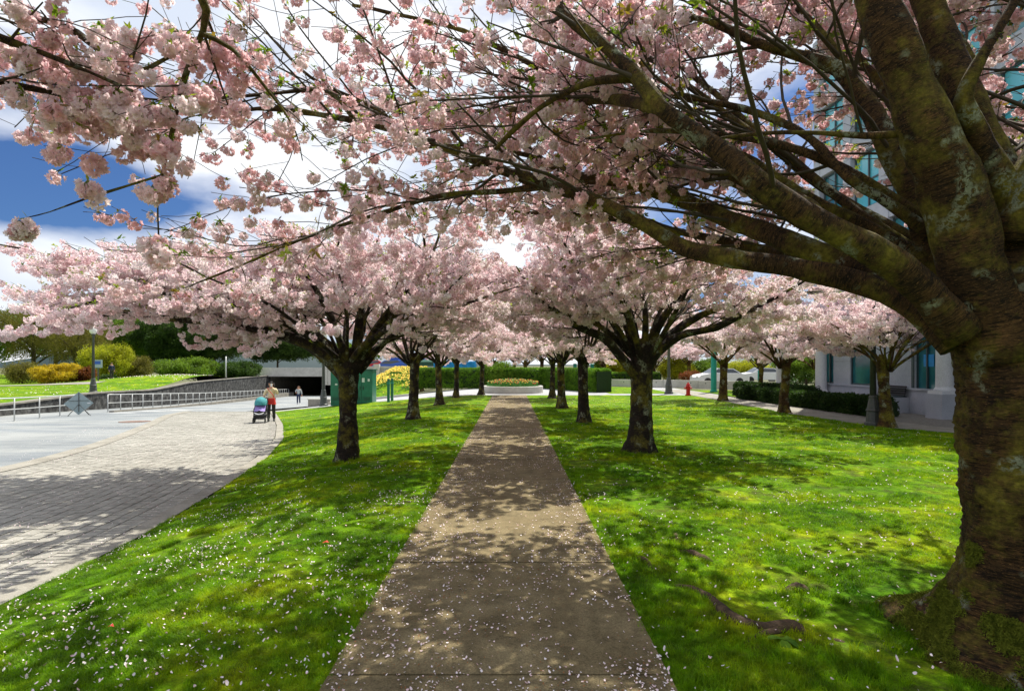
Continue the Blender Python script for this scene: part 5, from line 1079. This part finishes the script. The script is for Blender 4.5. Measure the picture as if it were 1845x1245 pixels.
# stone bench with a dark slatted back against the facade, planter ledge
bn = thing('bench', 'dark slatted bench back on a granite seat against the grey facade', 'bench', (14.95, 21.9, 0))
b = MB(); b.box((0, 0, .3), (.7, 1.5, .6)); b.obj('seat', MAT['granite'], bn)
sm = MB().box((0, 0, 0), (.04, 1.55, .07)).mesh('slat', MAT['black'])
for k in range(5): o = link('slat', sm, bn); o.location = (.05 + .015 * k, 0, .66 + k * .085)
b = MB(); b.box((-.1, 0, .63), (.5, 1.5, .05)); b.obj('seat_top', MAT['frame'], bn)
b = MB(); b.box((0, 0, .22), (.5, 4.2, .44)); o = b.obj('planting_ledge', MAT['granite'], label='low granite ledge along the foot of the facade behind the dark hedge', category='ledge'); o.location = (14.65, 24.9, 0)

# ------------------------------------------------------------------ people and the pushchair
MAT['skin'] = simple('skin', (.55, .30, .20), .6, .05); MAT['hair'] = simple('dark_hair', (.02, .012, .01), .5, .2); MAT['hair_brown'] = simple('brown_hair', (.16, .075, .03), .5, .2)
MAT['cream'] = simple('cream_jacket', (.70, .60, .38), .8, .12); MAT['dark_cloth'] = simple('charcoal_trousers', (.035, .035, .035), .8, .2); MAT['greycloth'] = simple('grey_jumper', (.42, .45, .44), .9, .1); MAT['jeans'] = simple('navy_jeans', (.018, .028, .075), .8, .2); MAT['shoe_white'] = simple('white_shoe', (.72, .72, .70), .6, .1)
MAT['teal_cloth'] = simple('teal_canopy', (.05, .26, .28), .8, .12); MAT['purple'] = simple('lilac_blanket', (.32, .24, .55), .8, .15); MAT['redcloth'] = simple('red_bag', (.52, .02, .01), .6, .15)
def skin_mesh(name, mat, verts, edges, radii, parent, root=0, sub=2):
    me = bpy.data.meshes.new(name); me.from_pydata([tuple(v) for v in verts], edges, []); me.materials.append(mat); o = link(name, me, parent)
    sk = o.modifiers.new('skin', 'SKIN'); 
    for i, r_ in enumerate(radii): q = me.skin_vertices[0].data[i]; q.radius = (r_, r_) if not isinstance(r_, tuple) else r_; q.use_root = i == root
    o.modifiers.new('smooth', 'SUBSURF').levels = sub; o.modifiers['smooth'].render_levels = sub
    sk.use_smooth_shade = True; return o
def ensure_skin(o): pass
def person(label, loc, rz, h, top, bottom, hair, shoes, hands, lean=0, step=.1, long_hair=True):
    """hands: (right, left) positions in metres for a 1.75 m figure, facing -Y"""
    k = h / 1.75; r = thing('person', label, 'person', loc, rz, sc=k); hw = .17; l = lean
    el = lambda s, hd: (s * .27, .03 + hd[1] * .2, (1.40 + hd[2]) / 2 - .03 if hd[2] < 1.3 else 1.20)
    Vt = [(0, 0, .95), (0, -.01 + l * .3, 1.12), (0, l * .7, 1.32), (0, l, 1.44), (0, l - .01, 1.52), (0, l - .02, 1.60), (0, l - .02, 1.70),
          (.17, l, 1.40), el(1, hands[0]), hands[0], (-.17, l, 1.40), el(-1, hands[1]), hands[1],
          (.09, 0, .92), (.10, -.03, .50), (.11, .02 + step, .09), (.11, -.12 + step, .04), (-.09, 0, .92), (-.10, -.05, .50), (-.11, .02 - step, .09), (-.11, -.12 - step, .04)]
    E_ = [(0, 1), (1, 2), (2, 3), (3, 4), (4, 5), (5, 6), (3, 7), (7, 8), (8, 9), (3, 10), (10, 11), (11, 12), (0, 13), (13, 14), (14, 15), (15, 16), (0, 17), (17, 18), (18, 19), (19, 20)]
    Rr = [.13, .115, .13, .10, .052, .085, .075, .06, .042, .03, .06, .042, .03, .085, .055, .038, .035, .085, .055, .038, .035]
    skin_mesh('body', MAT['skin'], Vt, E_, Rr, r)
    q = [0, 1, 2, 3, 7, 8, 9, 10, 11, 12]; mp_ = {a: i for i, a in enumerate(q)}
    def short(a, b_, t): a, b_ = V(*a), V(*b_); return tuple(a + (b_ - a) * t)
    vv = [Vt[i] for i in q]; vv[6] = short(Vt[8], Vt[9], .82); vv[9] = short(Vt[11], Vt[12], .82); vv[0] = (0, 0, .90)
    skin_mesh('jacket', top, vv, [(mp_[a], mp_[c]) for a, c in E_ if a in mp_ and c in mp_], [.165, .15, .165, .105, .085, .065, .05, .085, .065, .05], r)
    q = [0, 13, 14, 15, 17, 18, 19]; mp_ = {a: i for i, a in enumerate(q)}
    skin_mesh('trousers', bottom, [Vt[i] for i in q], [(mp_[a], mp_[c]) for a, c in E_ if a in mp_ and c in mp_], [.145, .105, .08, .065, .105, .08, .065], r)
    for a, c in ((15, 16), (19, 20)):
        b = MB(); p, p2 = V(*Vt[a]), V(*Vt[c]); b.tube([p + V(0, .06, -.04), p + V(0, -.02, -.03), p2 + V(0, -.0, -.005), p2 + V(0, -.06, -.01)], [.035, .052, .045, .02], 10); b.obj('shoe', shoes, r, smooth=True)
    hd = V(0, l - .02, 1.65); b = MB(); v = []
    for i in range(9):
        for j in range(14):
            th = math.pi * .95 * i / 8; a = 6.283 * j / 14; rr = .108; y = math.sin(th) * math.sin(a); z = math.cos(th)
            if y < -.35 and z < .45: rr = .06
            v.append(hd + V(rr * math.sin(th) * math.cos(a), rr * y * 1.05 + .012, .115 * z))
    b.add(v, [(i * 14 + j, i * 14 + (j + 1) % 14, (i + 1) * 14 + (j + 1) % 14, (i + 1) * 14 + j) for i in range(8) for j in range(14)])
    if long_hair:
        for s in (-1, 0, 1): b.tube([hd + V(s * .07, .07, .03), hd + V(s * .09, .10, -.12), hd + V(s * .08, .11, -.30)], [.05, .06, .02], 8)
    b.obj('hair', hair, r, smooth=True)
    for s in (-1, 1): b = MB(); b.box(hd + V(s * .035, -.098, .0), (.022, .01, .012)); b.obj('eye', MAT['black'], r)
    b = MB(); b.add([hd + V(-.014, -.088, -.035), hd + V(.014, -.088, -.035), hd + V(0, -.115, -.03), hd + V(0, -.09, .01)], [(0, 1, 2), (0, 2, 3), (1, 3, 2)]); b.obj('nose', MAT['skin'], r)
    b = MB(); b.box(hd + V(0, -.092, -.058), (.045, .008, .010)); b.obj('mouth', MAT['redcloth'], r)
    for s, hp in ((1, V(*hands[0])), (-1, V(*hands[1]))):
        b = MB(); dn = V(0, -.2, -1) if hp[2] < 1.2 else V(-s * .45, -.3, .8); dn /= np.linalg.norm(dn); sd_ = np.cross(dn, V(0, 1, 0)); sd_ /= np.linalg.norm(sd_)
        b.tube([hp - dn * .02, hp + dn * .05, hp + dn * .085], [.026, .036, .028], 8)
        for f_, L_ in ((-1.5, .06), (-.5, .075), (.5, .07), (1.5, .055)): o_ = hp + dn * .08 + sd_ * f_ * .016; b.tube([o_, o_ + dn * L_ * .6, o_ + dn * L_ + V(0, -.015, 0)], [.009, .0085, .006], 5)
        o_ = hp + dn * .03 - sd_ * .03 * s; b.tube([o_, o_ - sd_ * .03 * s + dn * .03, o_ - sd_ * .035 * s + dn * .06], [.011, .010, .007], 5); b.obj('hand', MAT['skin'], r, smooth=True)
    return r
mx_, my_ = -10.93, 25.35; mz_ = float(H(mx_, my_))
pr = person('person in a cream jacket raising a hand to the face behind the pushchair', (mx_, my_, mz_), R(20), 1.80, MAT['cream'], MAT['dark_cloth'], MAT['hair'], MAT['black'], ((-.02, -.20, 1.56), (-.30, -.16, 1.12)), lean=-.04, step=.10)
b = MB(); b.box((.02, -.24, 1.66), (.075, .012, .15)); o = b.obj('phone', MAT['white'], label='pale phone held up in front of the face of the person in cream', category='phone'); o.matrix_world = Matrix.Translation(pr.location) @ Matrix.Rotation(R(20), 4, 'Z')
bg_ = thing('shoulder_bag', 'red shoulder bag hanging at the hip of the person in the cream jacket', 'bag', (mx_ + .05, my_ - .10, mz_)); b = MB(); b.box((.10, -.20, .93), (.34, .16, .28), taper=.75); b.obj('pouch', MAT['redcloth'], bg_); b = MB(); b.tube([(.2, -.16, 1.05), (.14, -.22, 1.25), (-.05, -.18, 1.42), (-.16, -.05, 1.53)], [.014] * 4, 6); b.obj('strap', MAT['redcloth'], bg_)
wy = 51.; wx = (538 - 920) * wy / F; person('person in a grey jumper, navy jeans and white shoes walking by the underpass', (wx, wy, float(H(wx, wy))), R(15), 1.66, MAT['greycloth'], MAT['jeans'], MAT['hair_brown'], MAT['shoe_white'], ((.30, -.05, .88), (-.20, -.18, 1.18)), step=.05)
dy = 56.; dx = (201 - 920) * dy / F; person('person in a dark jacket standing by the olive shrubs beyond the lawn', (dx, dy, float(Hup(np.array(dx), np.array(dy)))), R(60), 1.6, MAT['jeans'], MAT['dark_cloth'], MAT['hair'], MAT['black'], ((.26, -.05, .86), (-.26, -.05, .86)), long_hair=False)
# pushchair
st_ = thing('pushchair', 'black pushchair with a teal canopy and lilac blanket in front of the person in cream', 'pushchair', (mx_ - .12, my_ - .85, float(H(mx_ - .12, my_ - .85))), R(16)); wm = MB(); wm.lathe([(.03, -.02), (.11, -.022), (.125, -.012), (.125, .012), (.11, .022), (.03, .02)], 18); wme = wm.mesh('wheel', MAT['black'])
for x, y, s_ in ((-.24, -.30, 1), (.24, -.30, 1), (-.28, .36, 1.25), (.28, .36, 1.25)): o = link('wheel', wme, st_); o.location = (x, y, .125 * s_); o.rotation_euler = (0, R(90), 0); o.scale = (s_,) * 3
b = MB()
for s in (-1, 1):
    b.tube([(s * .24, -.30, .16), (s * .25, -.1, .42), (s * .26, .25, .72), (s * .25, .50, 1.02)], [.016] * 4, 8); b.tube([(s * .28, .36, .16), (s * .26, .12, .45), (s * .26, -.05, .62)], [.016] * 3, 8)
b.tube([(-.25, .50, 1.02), (-.2, .54, 1.05), (.2, .54, 1.05), (.25, .50, 1.02)], [.018] * 4, 8); b.tube([(-.24, -.30, .18), (.24, -.30, .18)], [.014] * 2, 8); b.tube([(-.28, .36, .2), (.28, .36, .2)], [.014] * 2, 8); b.obj('frame', MAT['black'], st_, smooth=True)
b = MB(); b.add([(-.23, -.26, .40), (.23, -.26, .40), (.23, .18, .42), (-.23, .18, .42), (-.23, .34, .85), (.23, .34, .85), (-.25, -.30, .52), (.25, -.30, .52)], [(0, 1, 2, 3), (3, 2, 5, 4), (0, 6, 7, 1), (0, 3, 6), (3, 4, 6), (1, 7, 2), (2, 7, 5)]); b.obj('seat', MAT['black'], st_)
b = MB(); b.box((0, .05, .27), (.42, .5, .16), taper=1.12); b.obj('basket', MAT['black'], st_)
b = MB(); v = []
for i in range(7):
    a = R(-8 + 118 * i / 6)
    for j in range(11): q = math.pi * j / 10; v.append((-.25 * math.cos(q), .22 - math.cos(a) * .40 * (.45 + .55 * math.sin(q)), .78 + math.sin(a) * .30 * (.35 + .65 * math.sin(q)) + .05 * math.sin(q)))
b.add(v, [(i * 11 + j, i * 11 + j + 1, (i + 1) * 11 + j + 1, (i + 1) * 11 + j) for i in range(6) for j in range(10)]); b.obj('canopy', MAT['teal_cloth'], st_, smooth=True)
b = MB(); v = []
for i in range(7):
    for j in range(9): x = -.22 + .44 * j / 8; t = i / 6; v.append((x, -.30 + .38 * t, .47 + .24 * t + .09 * math.cos(x * 6.5) + .02 * math.sin(j * 2 + i)))
b.add(v, [(i * 9 + j, i * 9 + j + 1, (i + 1) * 9 + j + 1, (i + 1) * 9 + j) for i in range(6) for j in range(8)]); b.obj('blanket', MAT['purple'], st_, smooth=True)
b = MB(); b.tube([(-.2, -.34, .47), (-.1, -.36, .42), (0, -.365, .40), (.1, -.36, .42), (.2, -.34, .47)], [.012, .022, .02, .022, .012], 8); b.obj('trim', MAT['white'], st_, smooth=True)

# ------------------------------------------------------------------ small things on the ground
x, y, z = ground_at(1412, 1160); wd_ = thing('dock_weed', 'broad-leaved green weed sprouting beside the bare root', 'plant', (x, y, z))
for a, ln in ((.4, .13), (1.5, .10), (2.7, .14), (-.6, .12), (-1.9, .09)):
    b = MB(); d = V(math.cos(a), math.sin(a), .35); s = V(-math.sin(a), math.cos(a), 0); v = []
    for i, (t, w_) in enumerate(((0, .004), (.25, .02), (.5, .035), (.75, .028), (1, .002))):
        c = d * t * ln + V(0, 0, -.09 * t * t * 1 + .02); v += [c - s * w_, c + V(0, 0, -.006), c + s * w_]
    b.add(v, [(i * 3 + k, i * 3 + k + 1, i * 3 + 4 + k, i * 3 + 3 + k) for i in range(4) for k in range(2)]); b.obj('leaf', MAT['hedge'], wd_, smooth=True)
def litter(label, px, py, col, s):
    x, y, z = ground_at(px, py); b = MB(); b.add([(-s, -s * .4, .03), (s * .2, -s * .7, .045), (s, .0, .03), (.2 * s, s * .6, .05), (-.7 * s, s * .5, .035)], [(0, 1, 3, 4), (1, 2, 3)]); o = b.obj('litter', col, label=label, category='litter'); o.location = (x, y, z + .01)
litter('scrap of red litter on the left lawn, nearer the path', 587, 985, MAT['redcloth'], .035); litter('scrap of red litter on the left lawn, close to the road', 200, 1142, MAT['redcloth'], .022)
